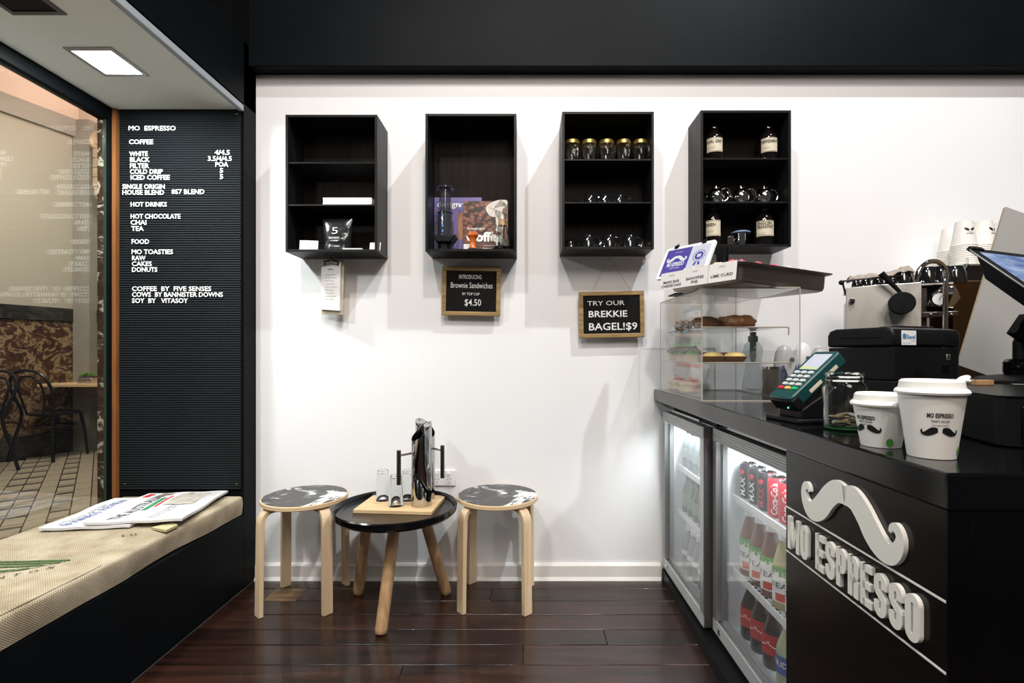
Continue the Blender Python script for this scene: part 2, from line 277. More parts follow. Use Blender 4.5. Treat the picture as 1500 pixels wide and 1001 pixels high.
# ---------------------------------------------------------------- geometry helpers
class G:
    """collects vertices and faces for one mesh"""
    def __init__(s): s.v = []; s.f = []; s.T = Matrix.Identity(4)
    def at(s, loc=(0, 0, 0), rz=0, rx=0, ry=0, sc_=(1, 1, 1)):
        s.T = Matrix.Translation(loc) @ Matrix.Rotation(rz, 4, 'Z') @ Matrix.Rotation(ry, 4, 'Y') @ Matrix.Rotation(rx, 4, 'X') @ Matrix.Diagonal((*sc_, 1)); return s
    def add(s, vs, fs):
        n = len(s.v); s.v += [tuple(s.T @ Vector(p)) for p in vs]; s.f += [tuple(i+n for i in f) for f in fs]; return s
    def box(s, x0, x1, y0, y1, z0, z1):
        return s.add([(x0,y0,z0),(x1,y0,z0),(x1,y1,z0),(x0,y1,z0),(x0,y0,z1),(x1,y0,z1),(x1,y1,z1),(x0,y1,z1)],
                     [(0,3,2,1),(4,5,6,7),(0,1,5,4),(1,2,6,5),(2,3,7,6),(3,0,4,7)])
    def cbox(s, c, d):
        return s.box(c[0]-d[0]/2, c[0]+d[0]/2, c[1]-d[1]/2, c[1]+d[1]/2, c[2]-d[2]/2, c[2]+d[2]/2)
    def lathe(s, prof, n=32, c=(0, 0)):
        vs = []; fs = []; m = len(prof)
        for i in range(n):
            a = 2*PI*i/n
            for r, z in prof: vs.append((c[0]+r*math.cos(a), c[1]+r*math.sin(a), z))
        for i in range(n):
            j = (i+1) % n
            for k in range(m-1): fs.append((i*m+k, j*m+k, j*m+k+1, i*m+k+1))
        if prof[0][0] > 1e-5: fs.append(tuple(i*m for i in reversed(range(n))))
        if prof[-1][0] > 1e-5: fs.append(tuple(i*m+m-1 for i in range(n)))
        return s.add(vs, fs)
    def cyl(s, r, z0, z1, n=24, c=(0, 0), r2=None):
        return s.lathe([(r, z0), (r if r2 is None else r2, z1)], n, c)
    def tube(s, pts, r, n=10, closed=False, flat=None):
        pts = [Vector(p) for p in pts]; m = len(pts); rs = r if isinstance(r, (list, tuple)) else [r]*m
        vs = []; fs = []; up = Vector((0, 0, 1))
        t0 = (pts[1]-pts[0]).normalized()
        if abs(t0.z) > 0.9: up = Vector((0, 1, 0))
        for i in range(m):
            a = pts[(i-1) % m] if (closed or i > 0) else pts[i]; b = pts[(i+1) % m] if (closed or i < m-1) else pts[i]
            t = (b-a).normalized(); x = t.cross(up)
            x = x.normalized() if x.length > 1e-6 else Vector((1, 0, 0)); y = x.cross(t).normalized(); up = y
            for k in range(n):
                ang = 2*PI*k/n; vs.append(tuple(pts[i] + x*math.cos(ang)*rs[i]*(flat or 1) + y*math.sin(ang)*rs[i]))
        for i in range(m if closed else m-1):
            j = (i+1) % m
            for k in range(n):
                l = (k+1) % n; fs.append((i*n+k, j*n+k, j*n+l, i*n+l))
        if not closed:
            fs.append(tuple(range(n))); fs.append(tuple(reversed(range((m-1)*n, m*n))))
        return s.add(vs, fs)
    def prism(s, poly, d0, d1, axis='z'):
        n = len(poly)
        def P(a, b, d): return {'z': (a, b, d), 'y': (a, d, b), 'x': (d, a, b)}[axis]
        vs = [P(a, b, d0) for a, b in poly]+[P(a, b, d1) for a, b in poly]
        fs = [tuple(reversed(range(n))), tuple(range(n, 2*n))]+[(i, (i+1) % n, n+(i+1) % n, n+i) for i in range(n)]
        return s.add(vs, fs)
    def ribbon(s, pts, th, y0, y1):
        """flat ribbon in the x-z plane with per point half thickness th, solid from y0 to y1"""
        m = len(pts); vs = []; fs = []
        for i in range(m):
            a = pts[max(0, i-1)]; b = pts[min(m-1, i+1)]
            dx, dz = b[0]-a[0], b[1]-a[1]; L = math.hypot(dx, dz) or 1; nx, nz = -dz/L, dx/L; t = th[i]
            for sg in (1, -1):
                for y in (y0, y1): vs.append((pts[i][0]+sg*nx*t, y, pts[i][1]+sg*nz*t))
        for i in range(m-1):
            a = i*4; b = a+4
            fs += [(a, b, b+2, a+2), (a+1, a+3, b+3, b+1), (a, a+1, b+1, b), (a+2, b+2, b+3, a+3)]
        fs += [(0, 2, 3, 1), ((m-1)*4, (m-1)*4+1, (m-1)*4+3, (m-1)*4+2)]
        return s.add(vs, fs)
    def blob(s, c, r, n=14, m=8, amp=0.0, seed=0, sq=1.0):
        vs = [(c[0], c[1], c[2]+r[2])]; fs = []
        for j in range(1, m):
            t = PI*j/m
            for i in range(n):
                a = 2*PI*i/n; d = Vector((math.sin(t)**sq*math.cos(a), math.sin(t)**sq*math.sin(a), math.cos(t)))
                k = 1+amp*noise.noise(d*2.2+Vector((seed*3.1, seed, 0)))
                vs.append((c[0]+d.x*r[0]*k, c[1]+d.y*r[1]*k, c[2]+d.z*r[2]*k))
        vs.append((c[0], c[1], c[2]-r[2]))
        for i in range(n): fs.append((0, 1+i, 1+(i+1) % n))
        for j in range(m-2):
            for i in range(n): fs.append((1+j*n+i, 1+(j+1)*n+i, 1+(j+1)*n+(i+1) % n, 1+j*n+(i+1) % n))
        e = len(vs)-1
        for i in range(n): fs.append((e, 1+(m-2)*n+(i+1) % n, 1+(m-2)*n+i))
        return s.add(vs, fs)
    def arc(s, c, R, r, n=24, m=8):   # torus in xy
        return s.tube([(c[0]+R*math.cos(2*PI*i/n), c[1]+R*math.sin(2*PI*i/n), c[2]) for i in range(n)], r, m, True)

def spline(pts, k=6):
    out = []; n = len(pts)
    P = [Vector(p) for p in pts]
    for i in range(n-1):
        p0 = P[max(0, i-1)]; p1 = P[i]; p2 = P[i+1]; p3 = P[min(n-1, i+2)]
        for j in range(k):
            t = j/k
            out.append(0.5*((2*p1)+(p2-p0)*t+(2*p0-5*p1+4*p2-p3)*t*t+(3*p1-p0-3*p2+p3)*t**3))
    out.append(P[-1]); return out

def meta(o, label=None, cat=None, group=None, kind=None):
    if label: o['label'] = label
    if cat: o['category'] = cat
    if group: o['group'] = group
    if kind: o['kind'] = kind
    return o
def mesh_of(name, g, mat, smooth=True, ang=35):
    me = bpy.data.meshes.new(name); me.from_pydata(g.v, [], g.f)
    me.materials.append(mat)
    if smooth:
        me.shade_smooth()
        try: me.set_sharp_from_angle(angle=math.radians(ang))
        except Exception: pass
    me.validate(); me.update(); return me
def obj(name, g, mat, parent=None, bevel=0.0, label=None, cat=None, group=None, kind=None, smooth=True, ang=35, loc=None, rz=None, seg=2):
    o = bpy.data.objects.new(name, mesh_of(name, g, mat, smooth, ang)); COL.objects.link(o)
    if parent: o.parent = parent
    if loc is not None: o.location = loc
    if rz is not None: o.rotation_euler = (0, 0, rz)
    if bevel:
        b = o.modifiers.new('bevel', 'BEVEL'); b.width = bevel; b.segments = seg; b.limit_method = 'ANGLE'; b.angle_limit = math.radians(50)
    return meta(o, label, cat, group, kind)
def thing(name, label, cat, loc=(0, 0, 0), rz=0, group=None, rot=None):
    o = bpy.data.objects.new(name, None); COL.objects.link(o); o.location = loc; o.rotation_euler = rot or (0, 0, rz); o.empty_display_size = 0.05
    return meta(o, label, cat, group)
def dup(root, loc, rz=None, label=None, group=None, scale=None):
    r = root.copy(); COL.objects.link(r); r.location = loc
    if rz is not None: r.rotation_euler = (0, 0, rz)
    if scale: r.scale = (scale,)*3
    if label: r['label'] = label
    if group: r['group'] = group
    for ch in list(root.children):
        c = ch.copy(); COL.objects.link(c); c.parent = r
        for g2 in ch.children:
            d = g2.copy(); COL.objects.link(d); d.parent = c
    return r
def struct(name, g, mat, parent=None, bevel=0.0, **k):
    return obj(name, g, mat, parent, bevel, kind='structure' if parent is None else None, **k)

_tc = {}
def text_geo(body, bold=0.0, extrude=0.0, res=3, space=1.0, shear=0.0):
    key = (body, bold, extrude, res, space, shear)
    if key in _tc: return _tc[key]
    c = bpy.data.curves.new('lettering', 'FONT'); c.body = body; c.size = 1; c.offset = bold; c.extrude = extrude; c.resolution_u = res
    c.space_character = space; c.shear = shear; c.fill_mode = 'BOTH' if extrude else 'FRONT'
    o = bpy.data.objects.new('tmp_text', c); COL.objects.link(o)
    dg = bpy.context.evaluated_depsgraph_get(); dg.update()
    me = bpy.data.meshes.new_from_object(o.evaluated_get(dg))
    vs = [tuple(v.co) for v in me.vertices]; fs = [tuple(p.vertices) for p in me.polygons]
    bpy.data.objects.remove(o); bpy.data.curves.remove(c); bpy.data.meshes.remove(me)
    _tc[key] = (vs, fs); return vs, fs
def text(g, body, x0, x1, zb, h, mapf, bold=0.0, extrude=0.0, res=2, shear=0.0, space=1.0, keep=False):
    """lay text out so it spans x0..x1 with cap height h, baseline zb; mapf(x,z,d)->point"""
    vs, fs = text_geo(body, bold, extrude, res, space, shear)
    if not vs: return g
    xa = min(v[0] for v in vs); xb = max(v[0] for v in vs)
    cap = 0.70; sx = (x1-x0)/(xb-xa)
    if keep: sx = h/cap; x0 = (x0+x1)/2-(xb-xa)*sx/2
    return g.add([mapf(x0+(v[0]-xa)*sx, zb+v[1]*h/cap, v[2]) for v in vs], fs)

def sx(u, Y): return (u-CX)/F*Y
def sz(v, Y): return EYE-(v-CY)/F*Y

MP = [(-0.012, 0.082), (0.04, 0.090), (0.10, 0.082), (0.18, 0.03), (0.25, -0.035), (0.33, -0.085), (0.41, -0.098), (0.465, -0.055), (0.483, 0.0), (0.455, 0.04), (0.42, 0.035), (0.405, 0.01)]
MT = [0.050, 0.058, 0.066, 0.072, 0.075, 0.066, 0.050, 0.040, 0.030, 0.024, 0.018, 0.010]
def moustache(g, cx, cz, W, y0, y1, mapf=None, k=4, droop=False):
    base = spline([(p[0], p[1], t) for p, t in zip(MP, MT)], k)
    for sg in (1, -1):
        pts = [(cx+sg*p[0]*W, cz+p[1]*W*(-1 if droop == 'flip' else 1)) for p in base]; th = [p[2]*W for p in base]
        gg = G(); gg.ribbon(pts, th, y0, y1)
        vs = [mapf(v[0], v[2], v[1]) for v in gg.v] if mapf else gg.v
        g.add(vs, gg.f)
    return g

# ================================================================ SETTING
WY = 2.382; LX = -1.265; WX = -1.853; BY = 2.267
# floor
fl = bpy.data.objects.new('floor', mesh_of('floor', G().box(-1.285, 3.6, -1.2, WY, -0.05, -0.024), gap_mat)); COL.objects.link(fl); meta(fl, kind='structure')
edges = [2.381, 2.281, 2.165, 2.053, 1.942, 1.839, 1.72]
while edges[-1] > -1.1: edges.append(edges[-1]-0.114)
for i in range(len(edges)-1):
    a, b = edges[i+1]+0.0015, edges[i]-0.0015
    x = -1.264
    cuts = []
    rr = random.Random(i*7+1)
    xx = x+rr.uniform(0.8, 2.2)
    while xx < 3.4: cuts.append(xx); xx += rr.uniform(1.2, 2.4)
    if i == 1: cuts = [-1.0]+[c for c in cuts if c > -.2]
    for x1 in cuts+[3.6]:
        o = obj('floor_board', G().box(x+0.0007, x1-0.0007, a, b, -0.022, 0.0-rr.uniform(0, 0.0008)), board_wood, fl, bevel=0.0012, seg=1)
        x = x1
ob = obj('floor_board', G().box(-1.12, -0.98, 2.166, 2.28, -0.02, 0.0006), wood('worn_board', (0.06, 0.032, 0.016), (0.16, 0.095, 0.045), (6, 40, 40), 0.5), fl, label='worn bare patch of floor board')
# back wall
struct('wall_back', G().box(-1.27, 3.6, WY, WY+0.1, -0.05, 2.42), white_wall)
struct('baseboard_back', G().prism([(WY, 0), (WY-0.016, 0), (WY-0.016, 0.066), (WY-0.010, 0.074), (WY, 0.076)], -1.262, 0.64, 'x'), skirt_paint)
struct('trim_1', G().prism([(WY-0.016, 0), (WY-0.026, 0), (WY-0.018, 0.014), (WY-0.016, 0.014)], -1.262, 0.64, 'x'), skirt_paint)
struct('trim_2', G().box(-1.262, 3.6, 2.309, WY+0.12, 2.376, 5.8), black_wall, bevel=0.003)
# left black wall: fascia above the window seat, pillar beside the menu board
struct('wall_left', G().box(LX-0.10, LX, -1.2, WY, 2.19, 2.472).box(LX-0.62, LX, BY+0.012, WY+0.1, 0.0, 2.472), black_wall)
struct('trim_3', G().box(-2.0, -1.9, -1.2, 2.5, 2.2, 5.9), deep_black)
struct('trim_20', G().box(-2.0, -1.262, 2.385, 2.5, 2.472, 5.9), deep_black)
struct('ceiling', G().box(-2.0, 3.6, 0.9, 2.5, 5.9, 6.0), deep_black)
# soffit with edge strips
struct('trim_4', G().box(WX-0.03, LX-0.022, -1.2, BY+0.012, 2.159, 2.19), soffit_paint)
struct('trim_5', G().box(LX-0.010, LX+0.006, -1.2, BY, 2.150, 2.176), strip_alu, bevel=0.001)
struct('trim_6', G().box(LX-0.016, LX-0.013, -1.2, BY, 2.152, 2.186), strip_alu)
struct('trim_7', G().box(LX-0.022, LX-0.010, -1.2, BY, 2.166, 2.19), deep_black)
# ---- window
win = struct('window_1', G().box(WX-0.006, WX, -1.2, 2.235, 0.30, 2.10), window_glass, smooth=False)
obj('window_frame', G().box(WX-0.035, WX+0.012, -1.2, BY, 2.10, 2.159), black_wall, win, bevel=0.002)
obj('window_sill', G().box(WX-0.10, WX+0.012, -1.2, BY, 0.0, 0.335), black_wall, win)
obj('jamb', G().box(WX-0.036, WX-0.006, 2.235, BY, 0.335, 2.10), marble_jamb, win, label='mottled brown and white stone window jamb')
obj('glass_edge', G().box(WX-0.007, WX+0.001, 2.233, 2.240, 0.335, 2.10), M('glass_edge_green', (0.035, 0.06, 0.04), 0.2), win)
obj('window_bead', G().box(WX-0.001, WX+0.012, 2.238, BY, 0.335, 2.10), deep_black, win)
struct('trim_8', G().box(-1.841, -1.824, BY-0.012, BY+0.01, 0.40, 2.155), orange_wood)
# bench
bench = thing('window_seat', 'black painted window seat bench running under the shop window', 'bench', (0, 0, 0))
obj('front_panel', G().box(LX-0.018, LX, -1.2, BY+0.012, 0.0, 0.335), black_wall, bench, bevel=0.002)
obj('seat_board', G().box(WX+0.012, LX-0.018, -1.2, BY+0.012, 0.315, 0.338), black_wall, bench)
# cushion
def cz(x, y):
    return 0.420+0.004*noise.noise(Vector((x*4, y*3, 2)))-0.012*max(0, 1-((x+1.27)/0.05)**2)*0
cg = G(); rows = []; NYc = 170
for j in range(NYc+1):
    y = -1.1+(BY-0.004+1.1)*j/NYc
    wav = 0.008*noise.noise(Vector((0, y*3.1, 5)))+0.004*noise.noise(Vector((0, y*9, 1)))
    xf = LX+0.003+wav*0.8; top = 0.422+0.6*wav
    if 1.60 < y < 2.02: q = math.sin((y-1.60)/0.42*PI); xf -= 0.020*q; top -= 0.012*q
    prof = [(WX+0.013, 0.340), (WX+0.013, 0.405)]
    for k in range(1, 12):
        x = WX+0.013+(xf-0.012-WX-0.013)*k/12
        e = k/12
        z = 0.421+0.004*noise.noise(Vector((x*4, y*3, 2)))
        z = z*(1-max(0, e-0.8)*5)+top*max(0, e-0.8)*5
        prof.append((x, z))
    prof += [(xf-0.010, top), (xf-0.003, top-0.003), (xf, top-0.010), (xf+0.002+0.004*noise.noise(Vector((3, y*14, 0))), 0.39), (xf+0.003*noise.noise(Vector((1, y*11, 4))), 0.36), (xf-0.002, 0.341)]
    rows.append([(x, y, z) for x, z in prof])
m_ = len(rows[0])
cg.v = [p for r in rows for p in r]
for j in range(NYc):
    for k in range(m_-1): cg.f.append((j*m_+k, j*m_+k+1, (j+1)*m_+k+1, (j+1)*m_+k))
    cg.f.append((j*m_+m_-1, j*m_, (j+1)*m_, (j+1)*m_+m_-1))
cg.f.append(tuple(range(m_))); cg.f.append(tuple(reversed(range(NYc*m_, NYc*m_+m_))))
cush = obj('bench_cushion', cg, burlap, ang=60, label='long cushion covered in printed burlap sacking on the window seat', cat='cushion')
pg = G()
pg.tube([(LX-0.007+0.006*noise.noise(Vector((0, y*3.1, 5))), y, 0.4235+0.005*noise.noise(Vector((0, y*3.1, 5)))) for y in [0.2+i*0.04 for i in range(34)]], 0.0022, 6)
obj('piping', pg, burlap, cush)
def cmap(cx, cy, ang=0):
    ca, sa = math.cos(ang), math.sin(ang)
    def f(a, b, d=0):
        x = cx+a*ca-b*sa; y = cy+a*sa+b*ca
        return (x, y, 0.4225+0.004*noise.noise(Vector((x*4, y*3, 2)))+0.0012)
    return f
cm = cmap(-1.50, 1.48)
def stencil(strokes, mat, lab):
    for pts, th in strokes:
        sp = spline([(a, b, 0) for a, b in pts]); gg = G(); gg.ribbon([(p.x, p.y) for p in sp], [th]*len(sp), 0, 0.0002)
        g = G(); g.add([cm(v[0], v[2]) for v in gg.v], gg.f); obj('sack_print', g, mat, cush, label=lab)
stencil([([(-.13, .062), (-.02, .070), (.10, .078)], .004), ([(-.12, .045), (-.04, .052), (.03, .058), (.085, .062)], .006), ([(-.11, .02), (-.05, .03), (0, .035), (.05, .045)], .006), ([(-.04, .0), (.0, .008), (.03, .02)], .005), ([(.09, .072), (.07, .05), (.03, .015), (-.03, -.015)], .0025)],
    M('faded_green_print', (0.15, 0.24, 0.10), 0.9, noise_amt=0.8, nscale=130), 'faded green stencil print')
stencil([([(-.14, .0), (-.10, .005), (-.07, -.005)], .013), ([(-.15, -.03), (-.11, -.022), (-.08, -.03)], .012)], M('faded_blue_print', (0.07, 0.10, 0.20), 0.9, noise_amt=0.8, nscale=130), 'faded blue stencil print')
blk = M('faded_black_print', (0.07, 0.065, 0.05), 0.9, noise_amt=0.7, nscale=120)
for i, ch in enumerate('SANTOS'):
    t_ = i/5; g = G(); text(g, ch, -.010, .010, -.01, .020, cmap(-1.545+.135*t_, 1.405+.10*t_**1.3, .75-.35*t_)); obj('sack_print', g, blk, cush, label='faded black stencil letter')
g = G(); text(g, 'Lu', -.02, .02, 0, .022, cmap(-1.385, 1.77, .6)); obj('sack_print', g, blk, cush, label='faded black stencil letters')
g = G(); text(g, 'Cooperativa', 0, 0.145, 0, 0.014, cmap(-1.757, 1.975, PI/2), bold=.02); obj('sack_print', g, blk, cush, label='faded black stencil word')
g = G(); g.prism([(-1.36, 1.842), (-1.285, 1.812), (-1.283, 1.87), (-1.32, 1.90)], 0.4185, 0.427, 'z'); obj('foam_patch', g, foam, cush, label='yellow foam showing through a torn seam')

# menu board
def wp(u, v, Y=BY): return sx(u, Y), sz(v, Y)
mb = thing('menu_board', 'tall black grooved letter board menu listing coffee and food prices', 'menu board', (0, BY, 0))
xb0, zb0 = wp(175, 717); xb1, zb1 = wp(352.5, 160.5)
obj('felt_panel', G().box(xb0, xb1, 0, 0.011, zb0, zb1), felt, mb, smooth=False)
g = G()
for (u, v) in [(183, 709), (347, 709), (347, 167)]: 
    x, z = wp(u, v); obj('screw', G().at((x, 0.001, z), rx=PI/2).lathe([(0.0035, 0), (0.003, 0.003), (0.001, 0.004)], 10), gold, mb)
LINES = [('MO  ESPRESSO', 189, 258, 188), ('COFFEE', 189.5, 225, 208), ('WHITE', 190, 217, 225.5), ('4/4.5', 315, 337, 223.5), ('BLACK', 191, 220, 234), ('3.5/4/4.5', 305, 340, 232.5),
 ('FILTER', 191, 219, 243), ('POA', 316, 335, 241), ('COLD DRIP', 191, 239, 251.5), ('5', 322.5, 327.5, 250), ('ICED COFFEE', 192, 249.5, 260), ('5', 322.5, 327.5, 259),
 ('SINGLE ORIGIN', 180, 242, 273.5), ('HOUSE BLEND', 180, 241, 282), ('857 BLEND', 252, 300, 281), ('HOT DRINKS', 192, 245, 299.5), ('HOT CHOCOLATE', 192, 265, 317),
 ('CHAI', 192, 215, 326), ('TEA', 193, 211, 335), ('FOOD', 193.5, 219, 354), ('MO TOASTIES', 193.5, 254, 369), ('RAW', 194, 214, 378), ('CAKES', 194, 223, 386.5), ('DONUTS', 194, 231, 395),
 ('COFFEE  BY  FIVE SENSES', 194, 310, 423), ('COWS  BY BANNISTER DOWNS', 194, 327, 431.5), ('SOY  BY   VITASOY', 194, 276, 440.5)]
for body, u0, u1, v in LINES:
    g = G(); x0, z = wp(u0, v+3.5); x1, _ = wp(u1, v)
    text(g, body, x0, x1, z, 6.7/F*BY, lambda a, b, d: (a, -0.0025-d*0.02, b), bold=0.016, extrude=0.03)
    obj('lettering', g, letter_white, mb, smooth=False)

# soffit downlights
for k, (y0, y1, x0, x1, on) in enumerate([(1.816, 1.985, -1.645, -1.485, 1), (1.455, 1.625, -1.645, -1.485, 0)]):
    t = thing('recessed_downlight', 'lit square recessed downlight in the grey soffit above the window seat' if on else 'unlit square recessed downlight at the top left edge of the picture', 'downlight', ((x0+x1)/2, (y0+y1)/2, 2.159))
    a = (x1-x0)/2; b = (y1-y0)/2; g = G()
    for s_ in (1, -1):
        g.box(s_*a-.008, s_*a+.008, -b-.008, b+.008, -0.005, 0.001); g.box(-a+.008, a-.008, s_*b-.008, s_*b+.008, -0.005, 0.001)
    obj('rim', g, alu_dark if not on else alu, t)
    if on: obj('diffuser', G().box(-a+.008, a-.008, -b+.008, b-.008, -0.002, 0.0005), lamp_on, t)
    else:
        obj('reflector', G().box(-a+.008, a-.008, -b+.008, b-.008, -0.0015, 0.0005), plastic_black, t)
        obj('lamp_tube', G().tube([(-a+.03, .0, -.005), (a-.03, .0, -.005)], .006), plastic_black, t)

# ================================================================ ARCADE OUTSIDE
AX0, AY0 = -5.17, 4.98; AX1, AY1 = -4.93, 5.66
dA = Vector((AX1-AX0, AY1-AY0, 0)).normalized(); nA = Vector((-dA.y, dA.x, 0)); 
P0 = Vector((AX0, AY0, 0))-dA*3.0; P1 = Vector((AX1, AY1, 0))
angA = math.atan2(dA.y, dA.x); LA = (P1-P0).length
def wallA(name, z0, z1, mat, out=0.0, parent=None, thick=0.1):
    o = struct(name, G().box(0, LA, -out, thick, z0, z1), mat, parent, smooth=False); 
    o.location = P0; o.rotation_euler = (0, 0, angA); return o
wA = wallA('wall_arcade', 1.56, 3.45, arcade_wall)
wallA('trim_9', -0.02, 0.23, marble_dark, 0.02)
wallA('trim_10', 0.23, 1.42, marble_brown, 0.0)
wallA('trim_11', 1.42, 1.56, marble_dark, 0.025)
wallA('trim_12', 3.45, 3.64, arcade_grey, 0.05)
wallA('trim_13', 3.64, 5.2, arcade_cream, -0.06)
def wallB(name, z0, z1, mat, out=0.0): return struct(name, G().box(AX1-0.2, -1.95, 5.66-out, 5.76, z0, z1), mat, smooth=False)
wallB('wall_arcade_far', 1.56, 3.45, arcade_wall); wallB('trim_14', -0.02, 0.23, marble_dark, 0.02); wallB('trim_15', 0.23, 1.42, marble_gold); wallB('trim_16', 1.42, 1.56, marble_dark, 0.025)
wallB('trim_17', 3.45, 3.64, arcade_grey, 0.04); wallB('trim_18', 3.64, 5.2, arcade_cream)
struct('trim_19', G().box(AX1-0.02, AX1+0.16, 5.54, 5.66, 0.0, 3.64), arcade_grey)
# arcade outer shell so that the space is closed towards the street
struct('floor_arcade', G().box(-7.2, WX-0.10, 1.2, 5.76, -0.06, -0.02), grout)
# tiles
ang_t = math.radians(40.0)
ca, sa = math.cos(ang_t), math.sin(ang_t)
flo = [o for o in bpy.data.objects if o.name == 'floor_arcade'][0]
count = 0; stuffC = G(); stuffD = G(); tile_mesh = {}
def tile(x, y, w_, l_, mat, mname):
    global count
    cx = x*ca-y*sa; cy = x*sa+y*ca
    if not (-6.6 < cx < WX-0.12 and 1.3 < cy < 5.62): return
    q = (Vector((cx, cy, 0))-P0).dot(nA)
    if q > -0.05: return
    r_ = cx/cy; vis = -1.06 < r_ < -0.82
    if not vis and not (-1.25 < r_ < -0.6): return
    big = vis and cy < 4.5 and w_*l_ > 0.006 or (vis and cy < 3.9)
    if big and count < 290:
        key = (round(w_, 3), round(l_, 3), mname)
        if key not in tile_mesh: tile_mesh[key] = mesh_of('tile', G().box(-w_/2, w_/2, -l_/2, l_/2, -0.02, 0), mat, False)
        o = bpy.data.objects.new('tile', tile_mesh[key]); COL.objects.link(o); o.parent = flo; o.location = (cx, cy, -0.0005*random.random()); o.rotation_euler = (0, 0, ang_t); count += 1
    else:
        gg = stuffC if mname == 'c' else stuffD
        gg.at((cx, cy, 0), rz=ang_t).box(-w_/2, w_/2, -l_/2, l_/2, -0.02, 0).at()
cw = 0.105; gp = 0.008
rt = random.Random(3)
for ci in range(-70, 30):
    xc = ci*cw; typ = ci % 9
    y = -2.0
    while y < 9:
        if typ in (0, 2):
            tile(xc, y+0.022, cw-gp, 0.036, tile_cream, 'c'); y += 0.052
        elif typ in (4, 5, 7):
            tile(xc, y+0.09, cw-gp, 0.18-gp, tile_cream, 'c')
            tile(xc, y+0.205, cw-gp, 0.03, tile_dark if rt.random() < .6 else tile_cream, 'd'); tile(xc, y+0.25, cw-gp, 0.04, tile_cream, 'c'); y += 0.28
        else:
            tile(xc, y+0.13, cw-gp, 0.26-gp, tile_cream, 'c'); y += 0.26
obj('tile_field', stuffC, tile_cream, flo, kind='stuff', smooth=False)
if stuffD.v: obj('tile_field', stuffD, tile_dark, flo, kind='stuff', smooth=False)
# ledge with plant
lx0, lz = sx(84, 5.5), 0.735
led = obj('wall_ledge', G().box(-5.0, -4.1, 5.18, 5.63, 0.725, 0.755), bamboo, bevel=0.003, label='light wooden ledge table fixed against the marble wall outside the window', cat='ledge')
tp = thing('planter', 'small silver planter of green succulents on the wooden ledge outside', 'plant', (sx(129.5, 5.3), 5.3, 0.755))
obj('trough', G().box(-.075, .075, -.05, .05, 0, .06), steel, tp, bevel=.004)
obj('soil', G().box(-.065, .065, -.04, .04, .06, .075), choc, tp)
g = G()
for i in range(22):
    a, b = random.uniform(-.06, .06), random.uniform(-.035, .035)
    g.blob((a, b, .085+random.uniform(0, .02)), (.010, .010, .012), 6, 4)
obj('leaves', g, plant_green, tp, kind='stuff')
# ornament
orn = thing('wall_bracket', 'tan carved scroll bracket on the arcade pilaster behind the glass', 'ornament', (sx(149, 5.45), 5.45, 0))
g = G(); zc_ = sz(208, 5.45)
g.at((0, 0, zc_), rx=PI/2).lathe([(0.0, 0.03), (.05, .035), (.055, .02), (.085, .05), (.10, .045), (.11, 0), (.11, -.05), (0, -.05)], 24); g.at()
obj('scroll', g, ornament_mat, orn)
z = zc_-0.09
for i in range(5):
    wd = .06 if i < 4 else .045
    g = G(); g.prism([(-wd, z-.10), (wd, z-.10), (wd, z-.015), (wd*.9, z), (-wd*.9, z), (-wd, z-.015)], -.05, .05+.0, 'y'); obj('fluted_block', g, ornament_mat, orn, bevel=.008); z -= .102
g = G(); g.prism([(-.045, z), (.045, z), (0, z-.05)], -.04, .04, 'y'); obj('tip', g, ornament_mat, orn, bevel=.005)
# back mounting plate reaching the wall
obj('mounting_block', G().box(-.045, .045, .05, .208, zc_-.45, zc_+.02), ornament_mat, orn)

def bent_chair(label, loc, rz):
    t = thing('bentwood_chair', label, 'chair', loc, rz, 'bentwood chairs in the arcade')
    # local: front +y, back at -y
    obj('seat', G().lathe([(0, .445), (.19, .445), (.205, .455), (.205, .468), (.19, .474), (.17, .468), (0, .466)], 32), chair_black, t)
    hoop = spline([(-.24, -.24, 0), (-.20, -.215, .2), (-.165, -.17, .46), (-.20, -.20, .62), (-.21, -.24, .74), (-.15, -.27, .86), (0, -.28, .905), (.15, -.27, .86), (.21, -.24, .74), (.20, -.20, .62), (.165, -.17, .46), (.20, -.215, .2), (.24, -.24, 0)], 6)
    obj('back_hoop', G().tube(hoop, .014, 8), chair_black, t)
    ih = spline([(-.085, -.19, .46), (-.12, -.215, .62), (-.125, -.245, .74), (-.08, -.262, .82), (0, -.268, .845), (.08, -.262, .82), (.125, -.245, .74), (.12, -.215, .62), (.085, -.19, .46)], 6)
    obj('inner_hoop', G().tube(ih, .010, 8), chair_black, t)
    for s_ in (1, -1): obj('leg', G().tube([(s_*.15, .14, .45), (s_*.17, .165, .25), (s_*.185, .185, 0)], [.016, .014, .010], 8), chair_black, t)
    obj('stretcher', G().arc((0, -.01, .33), .17, .008), chair_black, t)
    return t
c1 = bent_chair('black bentwood cafe chair fully seen through the shop window, beside the ledge', (-4.84, 5.2, 0.0), -0.05)
c2 = dup(c1, (-4.90, 4.42, 0.0), PI-0.15, 'black bentwood chair cut off by the left edge of the picture')

